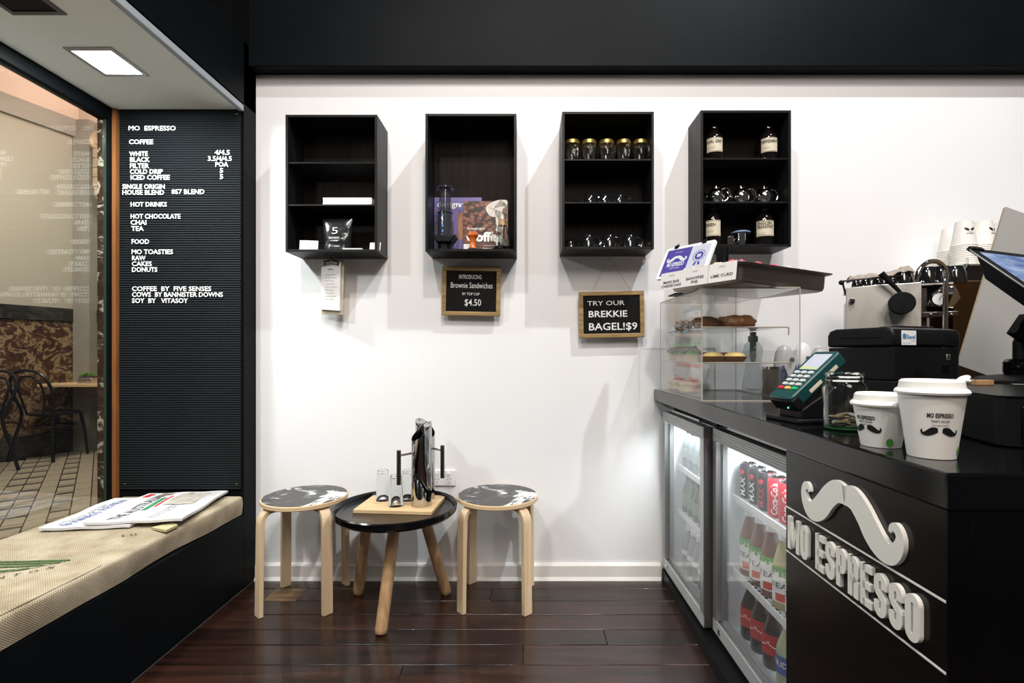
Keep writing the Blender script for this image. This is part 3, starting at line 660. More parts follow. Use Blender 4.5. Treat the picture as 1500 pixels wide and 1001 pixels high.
# ================================================================ WALL SHELF BOXES
FY = 2.212
def xf(u): return sx(u, FY)
def zf(v): return sz(v, FY)
TH = 0.011
def wall_box(label, u0, u1, v0, v1, shelves):
    x0, x1, z1, z0 = xf(u0), xf(u1), zf(v0), zf(v1)
    t = thing('wall_shelf_box', label, 'wall shelf', ((x0+x1)/2, WY, z0), 0, 'black box shelves on the white wall')
    w2 = (x1-x0)/2; h = z1-z0; d = WY-FY
    for s_ in (-1, 1): obj('side_panel', G().box(min(s_*w2, s_*(w2-TH)), max(s_*w2, s_*(w2-TH)), -d, 0, 0, h), shelf_black, t, bevel=.0008, seg=1)
    obj('top_panel', G().box(-w2+TH, w2-TH, -d, 0, h-TH, h), shelf_black, t, bevel=.0008, seg=1)
    obj('bottom_panel', G().box(-w2+TH, w2-TH, -d, 0, 0, TH), shelf_black, t, bevel=.0008, seg=1)
    obj('back_panel', G().box(-w2+TH, w2-TH, -.008, -.001, TH, h-TH), shelf_back, t)
    for v in shelves: obj('shelf', G().box(-w2+TH, w2-TH, -d+.004, -.008, zf(v)-z0-.007, zf(v)-z0), shelf_black, t, bevel=.0008, seg=1)
    for s_ in (-1, 1): obj('screw', G().at((s_*(w2-.045), -.008, h-.055), rx=PI/2).cyl(.004, 0, .003, 8), chrome, t)
    return t, z0
b1, z_b1 = wall_box('leftmost black box shelf, holding magazines, a coffee bag and cards', 418, 552.5, 168, 369, [237, 299])
b2, z_b2 = wall_box('open black box shelf without shelves, holding books and coffee gear', 623, 756.5, 166.5, 368.5, [])
b3, z_b3 = wall_box('black box shelf with a row of glass jars and black cups', 823.5, 958, 163.5, 365, [232.5, 295.5])
b4, z_b4 = wall_box('rightmost black box shelf with tea bottles and steel teapots', 1026.5, 1159, 161.5, 361.5, [231, 295])

def on(u, Y): return sx(u, Y)
# box 1: magazines
zsh = zf(299)
for i in range(6):
    o = obj('magazine', G().box(-.108, .108, -.075, .075, 0, .0052), paper, loc=(sx(516, 2.29)+random.uniform(-.0015, .0015), 2.30, zsh+i*.0054), bevel=.001, seg=1, rz=0,
        label='white magazine, %s in the stack on the middle shelf of the left box' % ['bottom one', 'second from the bottom', 'third from the bottom', 'third from the top', 'second from the top', 'topmost'][i], cat='magazine', group='stack of white magazines')
# coffee bag
zb = z_b1+TH
cb = thing('coffee_bag', 'glossy black foil coffee bag with white lettering in the leftmost box shelf', 'coffee bag', (sx(495, 2.27), 2.27, zb), -.05)
bg = G(); rows = []
NB = 22
for j in range(13):
    z = 0.148*j/12; q = j/12
    wdt = .058+.012*q; dp = .034*(1-q)**.7+.003
    row = []
    for i in range(NB):
        a = 2*PI*i/NB; ee = abs(math.cos(a))**.6*(1 if math.cos(a) > 0 else -1)
        row.append((wdt*ee, dp*math.sin(a)*(1+.35*noise.noise(Vector((ee*3, z*30, 1)))), z))
    rows.append(row)
bg.v = [p for r in rows for p in r]
for j in range(12):
    for i in range(NB): bg.f.append((j*NB+i, j*NB+(i+1) % NB, (j+1)*NB+(i+1) % NB, (j+1)*NB+i))
bg.f.append(tuple(reversed(range(NB)))); bg.f.append(tuple(range(12*NB, 13*NB)))
obj('pouch', bg, M('foil_black', (0.012, 0.013, 0.014), 0.22, bump=0.9, bscale=22), cb, ang=70)
g = G(); mp_ = lambda a, b, d: (a, -.039+.16*max(0, b-.03)*1.0*.9*.2, b)
text(g, '5', -.016, .012, .075, .030, lambda a, b, d: (a, -.034+b*.06, b), bold=-.01)
text(g, 'SENSES', -.026, .022, .052, .008, lambda a, b, d: (a, -.040+b*.06, b)); text(g, 'COFFEE', -.018, .014, .040, .005, lambda a, b, d: (a, -.041+b*.06, b))
obj('lettering', g, letter_white, cb)
def card(label, u, Y, z, w_, h_, rz, lean, txt=()):
    t = thing('card', label, 'card', (sx(u, Y), Y, z), 0, None, (-lean, 0, rz))
    obj('sheet', G().box(-w_/2, w_/2, 0, .0012, 0, h_), paper, t)
    g = G()
    for i, s_ in enumerate(txt): text(g, s_, -w_*.25, w_*.25, h_*.6-i*.011, .005, lambda a, b, d: (a, -.0006, b))
    if txt: obj('lettering', g, ink_grey, t)
    return t
card('tilted white card standing at the left of the leftmost box shelf', 452, 2.24, zb+.003, .078, .044, .15, .18, ('BUSINESS', 'CARDS'))
card('white card half hidden behind the right side of the leftmost box', 549, 2.245, zb+.001, .05, .038, -.1, .2)
for i in range(2): obj('business_card', G().box(-.042, .042, -.026, .026, 0, .0035), paper, loc=(sx(519, 2.25), 2.25, zb+i*.0037), label='white business card pile lying flat beside the coffee bag, %s half' % ('lower', 'upper')[i], cat='card', group='flat business cards')

# box 2
zb = z_b2+TH
mg = thing('magazine', 'purple design magazine standing in the second box shelf', 'magazine', (sx(671, 2.36), 2.352, zb), 0, None, (-.035, 0, 0))
W2 = .221; H2 = .272; obj('cover', G().box(-W2/2, W2/2, 0, .006, 0, H2), M('cover_violet', (0.16, 0.13, 0.34), 0.35, noise_amt=0.4, nscale=6), mg)
g = G(); text(g, 'design', -.098, .008, H2-.045, .026, lambda a, b, d: (a, -.0008, b), bold=.01); text(g, 'mag', .010, .102, H2-.045, .026, lambda a, b, d: (a, -.0008, b), bold=-.012)
for i in range(6): text(g, 'lorem article line', .02, .07, .07-i*.011, .004, lambda a, b, d: (a, -.0008, b))
obj('lettering', g, letter_white, mg)
obj('cover_photo', G().box(.0, .10, -.0005, 0, .075, .20), M('photo_orange', (0.38, 0.17, 0.08), 0.4, noise_amt=0.5, nscale=25), mg)
obj('cover_photo', G().box(-.11, -.02, -.0005, 0, .02, .16), M('photo_dark', (0.05, 0.05, 0.09), 0.4, noise_amt=0.5, nscale=25), mg)
bk = thing('book', 'coffee book with a coffee bean cover standing in the second box shelf', 'book', (sx(711, 2.315), 2.318, zb), 0, None, (-.06, 0, 0))
W2 = .206; H2 = .247; obj('cover', G().box(-W2/2, W2/2, 0, .014, 0, H2), M('book_brown', (0.10, 0.04, 0.025), 0.35), bk)
obj('cover_photo', G().box(-W2/2+.001, W2/2-.001, -.0008, 0, .055, H2-.001), beans, bk, smooth=False)
g = G(); sp = spline([(.10, .235, 0), (.06, .235, 0), (.02, .215, 0), (.03, .19, 0), (.06, .185, 0), (.075, .15, 0), (.06, .10, 0)])
g.ribbon([(p.x, p.y) for p in sp], [.006, .012, .016, .02][0:1]*1+[.016]*(len(sp)-1), -.0014, -.0009); g.ribbon([(.085, .24), (.06, .215), (.055, .13)], [.02, .02, .005], -.0014, -.0009)
obj('cover_photo', g, M('milk_white_print', (0.75, 0.72, 0.66), 0.4), bk, label='poured milk printed in white')
g = G(); text(g, 'Coffee', -.088, .082, .058, .042, lambda a, b, d: (a, -.0022-d*.01, b), bold=.035, extrude=.02)
text(g, 'The Art and Craft of', -.085, -.005, .112, .010, lambda a, b, d: (a, -.0022, b), bold=.02)
for i in range(2): text(g, ['A Connoisseur\'s Guide to Selecting,', 'Roasting, and Brewing Exquisite Coffee'][i], -.01, .088, .036-i*.013, .006, lambda a, b, d: (a, -.0008, b))
obj('lettering', g, letter_white, bk)
obj('cover_patch', G().box(-.10, -.055, -.0010, 0, .005, .045), paper, bk)
ap = thing('plunger_coffee_maker', 'grey see-through plunger coffee maker standing at the left of the second box', 'coffee maker', (sx(652, 2.265), 2.265, zb))
obj('stand', G().lathe([(.045, 0), (.045, .004), (.030, .008), (.030, .035)], 24), plastic_black, ap)
obj('filter_cap', G().prism([(-.05, .066), (.055, .066), (.03, .032), (-.032, .032)], -.045, .045, 'y'), plastic_black, ap, bevel=.006)
obj('chamber', G().lathe([(.031, .066), (.031, .170), (.034, .170), (.034, .172)], 28), M('smoke_grey_plastic', (0.035, 0.038, 0.045), 0.1, coat=1.0), ap)
obj('plunger', G().lathe([(.026, .172), (.026, .276), (.042, .278), (.042, .284), (.026, .288)], 28), pane_mat('smoke_clear', (0.45, 0.47, 0.5), 1.5, haze=.12, hazecol=(.2, .2, .22)), ap)
g = G()
for i, z in enumerate((.085, .108, .130, .152)): g.at((-.006, -.0312, z), rx=PI/2).cyl(.0045, 0, .001, 14)
g.at(); obj('marking', g, M('marking_blue', (0.10, 0.25, 0.6), 0.4), ap, label='blue fill marks')
tm = thing('tamper', 'orange lacquered coffee tamper in front of the coffee book', 'tamper', (sx(692.5, 2.245), 2.245, zb))
obj('handle', G().lathe([(.018, .010), (.014, .020), (.013, .045), (.020, .058), (.025, .064), (.025, .074), (.018, .080), (0, .082)], 24), orange_tamp, tm)
obj('base', G().lathe([(.022, 0), (.022, .007), (.016, .011)], 24), chrome, tm)
cf = thing('glass_carafe', 'small conical glass carafe standing at the right of the coffee book', 'carafe', (sx(736, 2.27), 2.27, zb))
obj('body', G().lathe([(0, .002), (.036, .002), (.037, .02), (.025, .09), (.013, .14), (.018, .165), (.016, .165), (.011, .14), (.023, .09), (.035, .02), (0, .006)], 24), jar_green, cf)
obj('collar', G().lathe([(.019, .115), (.014, .145), (.0145, .145), (.0195, .117)], 20), oak, cf)
gs = obj('drinking_glass', G().lathe([(0, .002), (.024, .002), (.026, .07), (.030, .10), (.029, .10), (.024, .07), (.022, .006), (0, .006)], 24), jar_green, loc=(sx(729, 2.235), 2.235, zb), label='small clear glass in front of the carafe in the second box', cat='glass')

# box 3 jars
zs = zf(232.5)
jr = thing('jar_mug', '', 'jar', (0, 0, 0), 0, 'handled glass jars with gold lids')
obj('jar', G().lathe([(0, 0), (.030, 0), (.034, .006), (.035, .075), (.030, .090), (.030, .098), (.028, .098), (.028, .090), (.033, .074), (.032, .008), (0, .006)], 28), jar_green, jr)
obj('lid', G().lathe([(.0325, .092), (.0325, .106), (.030, .109), (.024, .108), (0, .108)], 28), gold, jr)
obj('handle', G().tube(spline([(0, -.033, .075), (0, -.052, .070), (0, -.055, .045), (0, -.048, .025), (0, -.034, .022)]), .005, 8), real_glass, jr)
obj('embossed_label', G().box(-.012, .012, -.0365, -.034, .03, .06), real_glass, jr)
words = ['first', 'second', 'third', 'fourth', 'fifth', 'sixth']
us = [838.5, 863, 888.6, 913.6, 938]
for i, u in enumerate(us):
    lab = 'gold-lidded glass jar, %s from the left in the top row of the third box' % words[i]
    if i == 0: jr.location = (sx(u, 2.29), 2.29, zs); jr.rotation_euler = (0, 0, .3); jr['label'] = lab
    else: dup(jr, (sx(u, 2.29), 2.29, zs), .3+random.uniform(-.3, .3), lab)
def cup_proto(rb, rt, h):
    t = thing('coffee_cup', '', 'cup', (0, 0, 0), 0)
    # standing upside down: rim at z=0
    obj('bowl', G().lathe([(rt, 0), (rt*.985, h*.25), (rt*.86, h*.62), (rb*1.15, h*.9), (rb, h), (rb*.9, h), (rb*.85, h*.95), (0, h*.95)], 26), ceramic_black, t)
    obj('handle', G().tube(spline([(rb*1.2, 0, h*.86), (rt+.012, 0, h*.78), (rt+.017, 0, h*.5), (rt+.008, 0, h*.25), (rt*.98, 0, h*.2)]), .0035, 8), ceramic_black, t)
    return t
cpA = cup_proto(.018, .029, .045); cpB = cup_proto(.022, .036, .060)
zs = zf(295.5)
for i, (u, Y) in enumerate([(864, 2.265), (885, 2.265), (907, 2.265), (845, 2.34), (927, 2.345)]):
    lab = 'small black espresso cup %s, middle shelf of third box' % (['front row left', 'front row centre', 'front row right', 'pushed back at the left', 'pushed back at the right'][i])
    if i == 0: cpA.location = (sx(u, Y), Y, zs); cpA['label'] = lab; cpA['group'] = 'espresso cups on the middle shelf'
    else: dup(cpA, (sx(u, Y), Y, zs), -.2, lab, 'espresso cups on the middle shelf', .92 if i > 2 else None)
zs = z_b3+TH
for i, (u, Y) in enumerate([(861, 2.258), (892, 2.258), (922, 2.258), (836, 2.34), (880, 2.345), (938, 2.345)]):
    lab = 'larger black cup %s, bottom shelf of third box' % (['front row left', 'front row centre', 'front row right', 'pushed back at the left', 'pushed back at the centre', 'pushed back at the right'][i])
    if i == 0: cpB.location = (sx(u, Y), Y, zs); cpB['label'] = lab; cpB['group'] = 'cups on the bottom shelf'
    else: dup(cpB, (sx(u, Y), Y, zs), .1, lab, 'cups on the bottom shelf')

# box 4
def cylmap(R, a0=-PI/2):
    return lambda a, b, d: ((R+.0006+d*.0)*math.cos(a0+a/R), (R+.0006)*math.sin(a0+a/R), b)
def cyl_patch(g, R, a, z0, z1, a0=-PI/2, n=10):
    vs = []; fs = []
    for i in range(n+1):
        t = a0-a+2*a*i/n
        for z in (z0, z1): vs.append((R*math.cos(t), R*math.sin(t), z))
    for i in range(n): fs.append((2*i, 2*i+2, 2*i+3, 2*i+1))
    return g.add(vs, fs)
def tea_bottle(label, u, Y, z, txt, R=.040, H=.165, rz=0):
    t = thing('tea_bottle', label, 'bottle', (sx(u, Y), Y, z), rz, 'brown tea bottles with cream labels')
    obj('glass_body', G().lathe([(0, 0), (R*.95, 0), (R, .006), (R, H*.62), (R*.9, H*.74), (R*.5, H*.84), (R*.42, H*.88), (R*.42, H*.91)], 32), amber_glass, t)
    obj('stopper', G().lathe([(R*.40, H*.89), (R*.52, H*.90), (R*.55, H*.94), (R*.50, H*.98), (R*.3, H), (0, H)], 24), amber_glass, t)
    obj('paper_label', cyl_patch(G(), R+.0004, .95, H*.24, H*.62, a0=-PI/2-.25), label_cream, t)
    g = G()
    mp2 = cylmap(R+.0004, -PI/2-.25)
    n = len(txt)
    for i, s_ in enumerate(txt): text(g, s_, -.036, min(.036, -.036+.0088*len(s_)), H*(.475 if n == 1 else .515)-i*.0155, .0135, mp2, bold=.025)
    for z0 in (H*.255, H*.60): cyl_patch(g, R+.0009, .88, z0, z0+.0012, a0=-PI/2-.25)
    for i in range(2): text(g, 'loose leaf blend', -.034, .0, H*.36-i*.006-(n-1)*.010, .003, mp2)
    obj('lettering', g, ink, t)
    return t
z1_, z3_ = zf(231), z_b4+TH
tea_bottle('dark bottle labelled EARL GREY on the top shelf of the right box', 1046, 2.28, z1_, ['EARL GREY'])
tea_bottle('dark bottle labelled PEPPERMINT on the top shelf of the right box', 1125, 2.28, z1_, ['PEPPERMINT'])
tea_bottle('dark bottle labelled GREEN on the bottom shelf of the right box', 1044, 2.28, z3_, ['GREEN'], R=.037, H=.185)
tea_bottle('dark bottle labelled ENGLISH BREAKFAST on the bottom shelf of the right box', 1119, 2.28, z3_, ['ENGLISH', 'BREAKFAST'], R=.043, H=.18)
tpot = thing('teapot', '', 'teapot', (0, 0, 0), 0, 'round steel teapots')
R = .038
obj('body', G().lathe([(0, 0), (.022, 0), (.033, .012), (R, .032), (R*.97, .048), (.028, .066), (.021, .071)], 30), chrome, tpot)
obj('lid', G().lathe([(.023, .071), (.022, .075), (.006, .078), (.004, .082), (.007, .086), (.005, .090), (0, .091)], 24), chrome, tpot)
obj('handle', G().tube(spline([(.024, 0, .068), (.048, 0, .068), (.062, 0, .045), (.052, 0, .018), (.034, 0, .010)]), .0035, 8), chrome, tpot)
obj('spout', G().tube([(-.032, 0, .035), (-.044, 0, .052), (-.055, 0, .068)], [.010, .008, .005], 10), chrome, tpot)
zs = zf(295)
for i, (u, r_) in enumerate([(1049, -.75), (1085, -.35), (1119, 0)]):
    lab = 'round steel teapot, %s on the middle shelf of the right box' % ['leftmost', 'middle one', 'rightmost'][i]
    if i == 0: tpot.location = (sx(u, 2.275), 2.275, zs); tpot.rotation_euler = (0, 0, r_); tpot['label'] = lab
    else: dup(tpot, (sx(u, 2.275), 2.275, zs), r_, lab)
sj = thing('milk_jug', 'small steel jug beside the GREEN tea bottle in the right box', 'jug', (sx(1069, 2.26), 2.26, z3_))
obj('body', G().lathe([(0, 0), (.020, 0), (.020, .040), (.021, .042), (.018, .042), (.018, .004), (0, .003)], 24), chrome, sj)
obj('handle', G().tube([(.020, 0, .012), (.036, 0, .020), (.038, 0, .036), (.020, 0, .036)], .0025, 6), chrome, sj)
sj = thing('lidded_canister', 'steel canister with a pale blue lid beside the ENGLISH BREAKFAST bottle', 'canister', (sx(1085, 2.30), 2.30, z3_))
obj('body', G().lathe([(0, 0), (.027, 0), (.027, .066), (.029, .068)], 28), chrome, sj)
obj('lid', G().lathe([(.042, .068), (.042, .072), (.03, .077), (0, .078)], 28), M('pale_blue_lid', (0.22, 0.32, 0.50), 0.4), sj)

# clipboard
ck = thing('clipboard', 'clipboard with a printed menu sheet hanging under the leftmost box shelf', 'clipboard', (sx(489, 2.325), 2.318, sz(381, 2.325)), 0, None, (.03, .045, -.25))
z0 = -(461-381)/F*2.325; 
obj('backing_board', G().box(-.056, .056, 0, .004, z0, 0), M('hardboard_pale', (0.52, 0.46, 0.34), 0.6), ck, bevel=.004)
obj('menu_sheet', G().prism([(-.053, -.010), (.046, -.010), (.046, z0+.018), (-.053, z0+.022)], -.012, -.002, 'y'), paper, ck)
obj('clip', G().tube([(-.035, -.014, -.030), (-.035, -.014, -.012), (-.012, -.016, -.006), (0, -.016, .006), (.012, -.016, -.006), (.035, -.014, -.012), (.035, -.014, -.030)], .003, 8), satin_black, ck)
g = G().tube([(-.032, -.016, -.026), (.0, -.016, -.022), (.032, -.016, -.026)], .002, 6)
obj('clip_wire', g, chrome, ck)
g = G(); moustache(g, -.004, -.046, .024, -.0128, -.0122)
for i in range(9): text(g, 'espresso and filter', -.03, .022+.01*math.sin(i*2), -.072-i*.014, .004, lambda a, b, d: (a, -.0126, b))
obj('lettering', g, ink_grey, ck)
hk = obj('hook', G().tube(spline([(0, 0, .0), (0, 0, -.012), (.004, 0, -.020), (0, 0, -.026), (-.004, 0, -.020)]), .0016, 6), gold, loc=(sx(489, 2.315), 2.315, z_b1), label='brass hook screwed under the leftmost box above the clipboard', cat='hook')

# slate signs
def slate_sign(label, u0, u1, v0, v1, Y, lines, uh, vh, rot, nm):
    t = thing('chalkboard_sign', label, 'chalkboard', (sx((u0+u1)/2, Y), Y, sz((v0+v1)/2, Y)), 0, 'small hanging chalkboards', (0.02, rot, 0))
    w2 = (u1-u0)/2/F*Y; h2 = (v1-v0)/2/F*Y; fw = .020
    obj('slate', G().box(-w2+fw, w2-fw, -.003, .003, -h2+fw, h2-fw), slate, t)
    for s_ in (1, -1):
        obj('frame_rail', G().box(-w2, w2, -.008, .006, s_*(h2-fw/2)-fw/2, s_*(h2-fw/2)+fw/2), slate_frame, t, bevel=.003)
        obj('frame_rail', G().box(s_*(w2-fw/2)-fw/2, s_*(w2-fw/2)+fw/2, -.0075, .0055, -h2+fw, h2-fw), slate_frame, t, bevel=.001)
    g = G(); rr = random.Random(5)
    for body, a0, a1, zb_, hh, bold in lines:
        text(g, body, a0*w2, a1*w2, zb_*h2, hh, lambda a, b, d: (a, -.0036, b), bold=bold, shear=.0)
    obj('lettering', g, chalk, t)
    ap_ = Vector((sx(uh, Y)-sx((u0+u1)/2, Y), 0.0, sz(vh, Y)-sz((v0+v1)/2, Y)))
    dx = .60*w2
    obj('string', G().tube([(-dx, .0, h2), tuple(ap_), (dx, 0, h2)], .0009, 6), M('string_tan', (0.25, 0.2, 0.14), 0.8), t)
    return t
slate_sign('small wood-framed chalkboard reading INTRODUCING Brownie Sandwiches $4.50', 647.5, 733.5, 391, 463, 2.345,
    [('INTRODUCING', -.42, .34, .50, .019, .004), ('Brownie Sandwiches', -.70, .72, .13, .026, .0), ('BY TOP CUP', -.30, .28, -.16, .012, .0), ('$4.50', -.22, .34, -.58, .030, .004)], 693.5, 379, .02, 1)
slate_sign('small wood-framed chalkboard reading TRY OUR BREKKIE BAGEL $9', 848, 943.5, 427, 495, 2.345,
    [('TRY OUR', -.74, .40, .40, .021, 0), ('BREKKIE', -.70, .48, -.10, .029, .012), ('BAGEL!$9', -.70, .78, -.66, .033, .012)], 894, 377, -.02, 2)
for u, l in ((693.5, 'brass hook under the second box holding the chalkboard string'), (894, 'brass hook under the third box holding the chalkboard string')):
    obj('hook', G().tube(spline([(0, 0, .0), (0, 0, -.014), (.004, 0, -.022), (0, 0, -.028), (-.004, 0, -.022)]), .0016, 6), gold, loc=(sx(u, 2.338), 2.338, z_b2 if u < 800 else z_b3), label=l, cat='hook')

# outlet
ot = thing('power_outlet', 'white double power outlet low on the wall behind the steel jugs', 'outlet', (sx(649.5, WY), WY, sz(700, WY)))
obj('plate', G().box(-.058, .058, -.009, 0, -.037, .037), white_plastic, ot, bevel=.003)
for x in (-.029, .029):
    s_ = obj('socket', G().at((x, -.009, -.010), rx=PI/2).cyl(.018, 0, .001, 24), white_plastic, ot)
    g = G()
    for q, (a, b, r_) in enumerate([(-.007, -.004, .5), (.007, -.004, -.5), (0, -.019, 0)]): g.at((x+a, -.0102, b), ry=r_).box(-.001, .001, -.0005, .0005, -.004, .004)
    obj('slot', g, outlet_dark, s_)
    obj('rocker_switch', G().at((x-.004, -.009, .021), rx=PI/2).cyl(.008, 0, .004, 20), white_plastic, ot)

# ================================================================ STOOLS AND TABLE
def make_stool(label, loc, rz):
    t = thing('round_stool', label, 'stool', loc, rz, 'birch stools with printed seats')
    obj('seat', G().lathe([(0, .430), (.172, .430), (.175, .433), (.175, .447), (.173, .449), (0, .449)], 56), birch_edge, t)
    obj('seat_print', G().lathe([(0, .449), (.170, .449), (.170, .4505), (0, .4505)], 56), stool_print, t, label='black and white printed picture')
    for k in range(4):
        a = PI/4+k*PI/2
        pts = [(.050, .421), (.135, .421), (.155, .418), (.171, .408), (.181, .392), (.185, .370), (.190, .0)]
        # profile in radial plane, thickness .019
        th = .0095; top = []; bot = []
        for i, (r, z) in enumerate(pts):
            p = pts[max(0, i-1)]; q = pts[min(len(pts)-1, i+1)]
            dx, dz = q[0]-p[0], q[1]-p[1]; L = math.hypot(dx, dz); nx, nz = -dz/L, dx/L
            if nz < 0 and i == 0: pass
            top.append((r-nx*-th if False else r+(-dz/L)*-th*-1*-1*-1, z)) if False else None
            top.append((r+dz/L*-th, z+dx/L*th)); bot.append((r-dz/L*-th, z-dx/L*th))
        bot[-1] = (bot[-1][0], 0.0); top[-1] = (top[-1][0], 0.0)
        poly = top+list(reversed(bot))
        o = obj('leg', G().prism(poly, -.021, .021, 'y'), birch, t, bevel=.002, ang=30); o.rotation_euler = (0, 0, a)
    return t
s1 = make_stool('left birch stool with a black and white printed round seat, by the black pillar', (-.945, 2.180, 0), math.radians(4))
s2 = dup(s1, (-.116, 2.195, 0), math.radians(-3), 'right birch stool with a black and white printed round seat, under the chalkboard')
tb = thing('coffee_table', 'low black round tray table on three oak legs between the stools', 'table', (-.527, 2.078, 0))
obj('table_top', G().lathe([(0, .402), (.217, .402), (.235, .405), (.246, .415), (.250, .437), (.245, .441), (.240, .437), (.233, .418), (.221, .413), (0, .413)], 72), table_black, tb)
for (fx, fy, tx, ty) in [(-.542, 1.905, -.515, 2.02), (-.735, 2.235, -.655, 2.125), (-.343, 2.235, -.43, 2.125)]:
    f = Vector((fx+.527, fy-2.078, 0)); t_ = Vector((tx+.527, ty-2.078, .402)); d = (t_-f)
    pts = [f+d*k for k in (0, .004, .015, .05, .3, .6, 1.0)]; pts[0].z = 0.0; 
    obj('leg', G().tube([tuple(p) for p in pts], [.010, .017, .0215, .0235, .0235, .0235, .0225], 20), oak, tb, ang=60)
TZ = .413
board = obj('serving_board', G().at(rz=math.radians(-5)).box(-.163, .163, -.118, .118, 0, .014).at(), bamboo, bevel=.001, loc=(-.523, 2.155, TZ), label='pale bamboo serving board lying on the black tray table', cat='board')
BZ = TZ+.014
def make_jug(label, loc, rz):
    t = thing('steel_jug', label, 'jug', loc, rz, 'tall steel water jugs')
    # local: tip toward +x, handle toward -x
    r = .0425; n = 48; g = G(); vs = []; fs = []
    zt = lambda x: .310+(x/r)*.038
    for i in range(n):
        a = 2*PI*i/n; x, y = r*math.cos(a), r*math.sin(a)
        vs += [(x*.97, y*.97, 0), (x, y, .003), (x, y, zt(x)), (x*.96, y*.96, zt(x)), (x*.96, y*.96, .01)]
    for i in range(n):
        j = (i+1) % n
        for k in range(4): fs.append((i*5+k, j*5+k, j*5+k+1, i*5+k+1))
    fs.append(tuple(i*5 for i in reversed(range(n)))); fs.append(tuple(i*5+4 for i in range(n)))
    g.add(vs, fs); obj('body', g, jug_chrome, t, ang=40)
    # closing plate over the tip part
    poly = [(r*.97*math.cos(a), r*.97*math.sin(a)) for a in [(-.95+1.9*k/16) for k in range(17)]]
    cur = [(r*(.62-.22*math.cos(q)), r*math.sin(q)*.80) for q in [1.1-2.2*k/10 for k in range(11)]]
    poly2 = poly+cur
    g = G(); m = len(poly2)
    g.add([(x, y, zt(x)-.001) for x, y in poly2]+[(x, y, zt(x)+.0005) for x, y in poly2], [tuple(reversed(range(m))), tuple(range(m, 2*m))]+[(i, (i+1) % m, m+(i+1) % m, m+i) for i in range(m)])
    obj('spout_plate', g, jug_chrome, t)
    obj('spout_hole', G().at((r*.80, 0, zt(r*.80)+.0008), ry=-math.atan(.038/r)).cyl(.0045, 0, .0006, 14), outlet_dark, t)
    h_ = obj('handle', G().tube([(-.100, 0, .100), (-.100, 0, .240)], .009, 18), steel_dark, t)
    obj('handle_rod', G().tube([(-.040, 0, .222), (-.100, 0, .218)], .005, 12), chrome, h_)
    return t
j1 = make_jug('front steel water jug with its bar handle to the left', (-.430, 2.115, BZ), math.radians(36))
j2 = dup(j1, (-.436, 2.222, BZ), math.radians(148), 'rear steel water jug with its bar handle to the right')
gl = obj('tumbler', G().lathe([(.031, 0), (.0315, .001), (.024, .118), (.0225, .126), (.020, .128), (0, .128), (0, .118), (.021, .116), (.029, .001), (.031, 0)], 36), tumbler_glass, loc=(sx(561, 2.19), 2.19, BZ), label='upturned glass tumbler, left one of three on the bamboo board', cat='glass', group='upturned tumblers on the board')
for u, Y, l in ((580, 2.108, 'front one'), (597, 2.19, 'right one, behind the jug handle')):
    o = gl.copy(); COL.objects.link(o); o.location = (sx(u, Y), Y, BZ); o['label'] = 'upturned glass tumbler, %s of three on the bamboo board' % l

# newspapers
def paper_sheet(name, label, cx, cy, z, w_, l_, rz, build):
    t = thing(name, label, 'newspaper', (cx, cy, z), rz, 'newspapers on the cushion')
    g = G(); n = 14
    for i in range(n):
        x0 = -w_/2+w_*i/n; x1 = -w_/2+w_*(i+1)/n
        for k in (0, 1):
            pass
    vs = []; fs = []
    for i in range(n+1):
        for j in range(n+1):
            x = -w_/2+w_*i/n; y = -l_/2+l_*j/n
            zz = .0025*math.sin(j*.7+1)+.0012*math.cos(i)+.003
            vs.append((x, y, zz+.009))
    N = n+1; off = len(vs); vs += [(x, y, zz-.009) for x, y, zz in vs]
    for i in range(n):
        for j in range(n):
            a = i*N+j; fs.append((a, a+N, a+N+1, a+1)); fs.append((off+a, off+a+1, off+a+N+1, off+a+N))
    ring = [i*N for i in range(n+1)]+[n*N+j for j in range(1, n+1)]+[i*N+n for i in range(n-1, -1, -1)]+[j for j in range(n-1, 0, -1)]
    for k in range(len(ring)):
        a, b = ring[k], ring[(k+1) % len(ring)]; fs.append((a, off+a, off+b, b))
    g.add(vs, fs); obj('folded_pages', g, M('newsprint', (0.62, 0.61, 0.62), 0.7), t, ang=30)
    # text frame: reading direction +y, page up = -x
    mapf = lambda a, b, d: (-b, a, .003+.009+.0025*math.sin((a+l_/2)/l_*n*.7+1)+.0012*math.cos((-b+w_/2)/w_*n)+.0009)
    build(t, mapf, w_, l_); return t
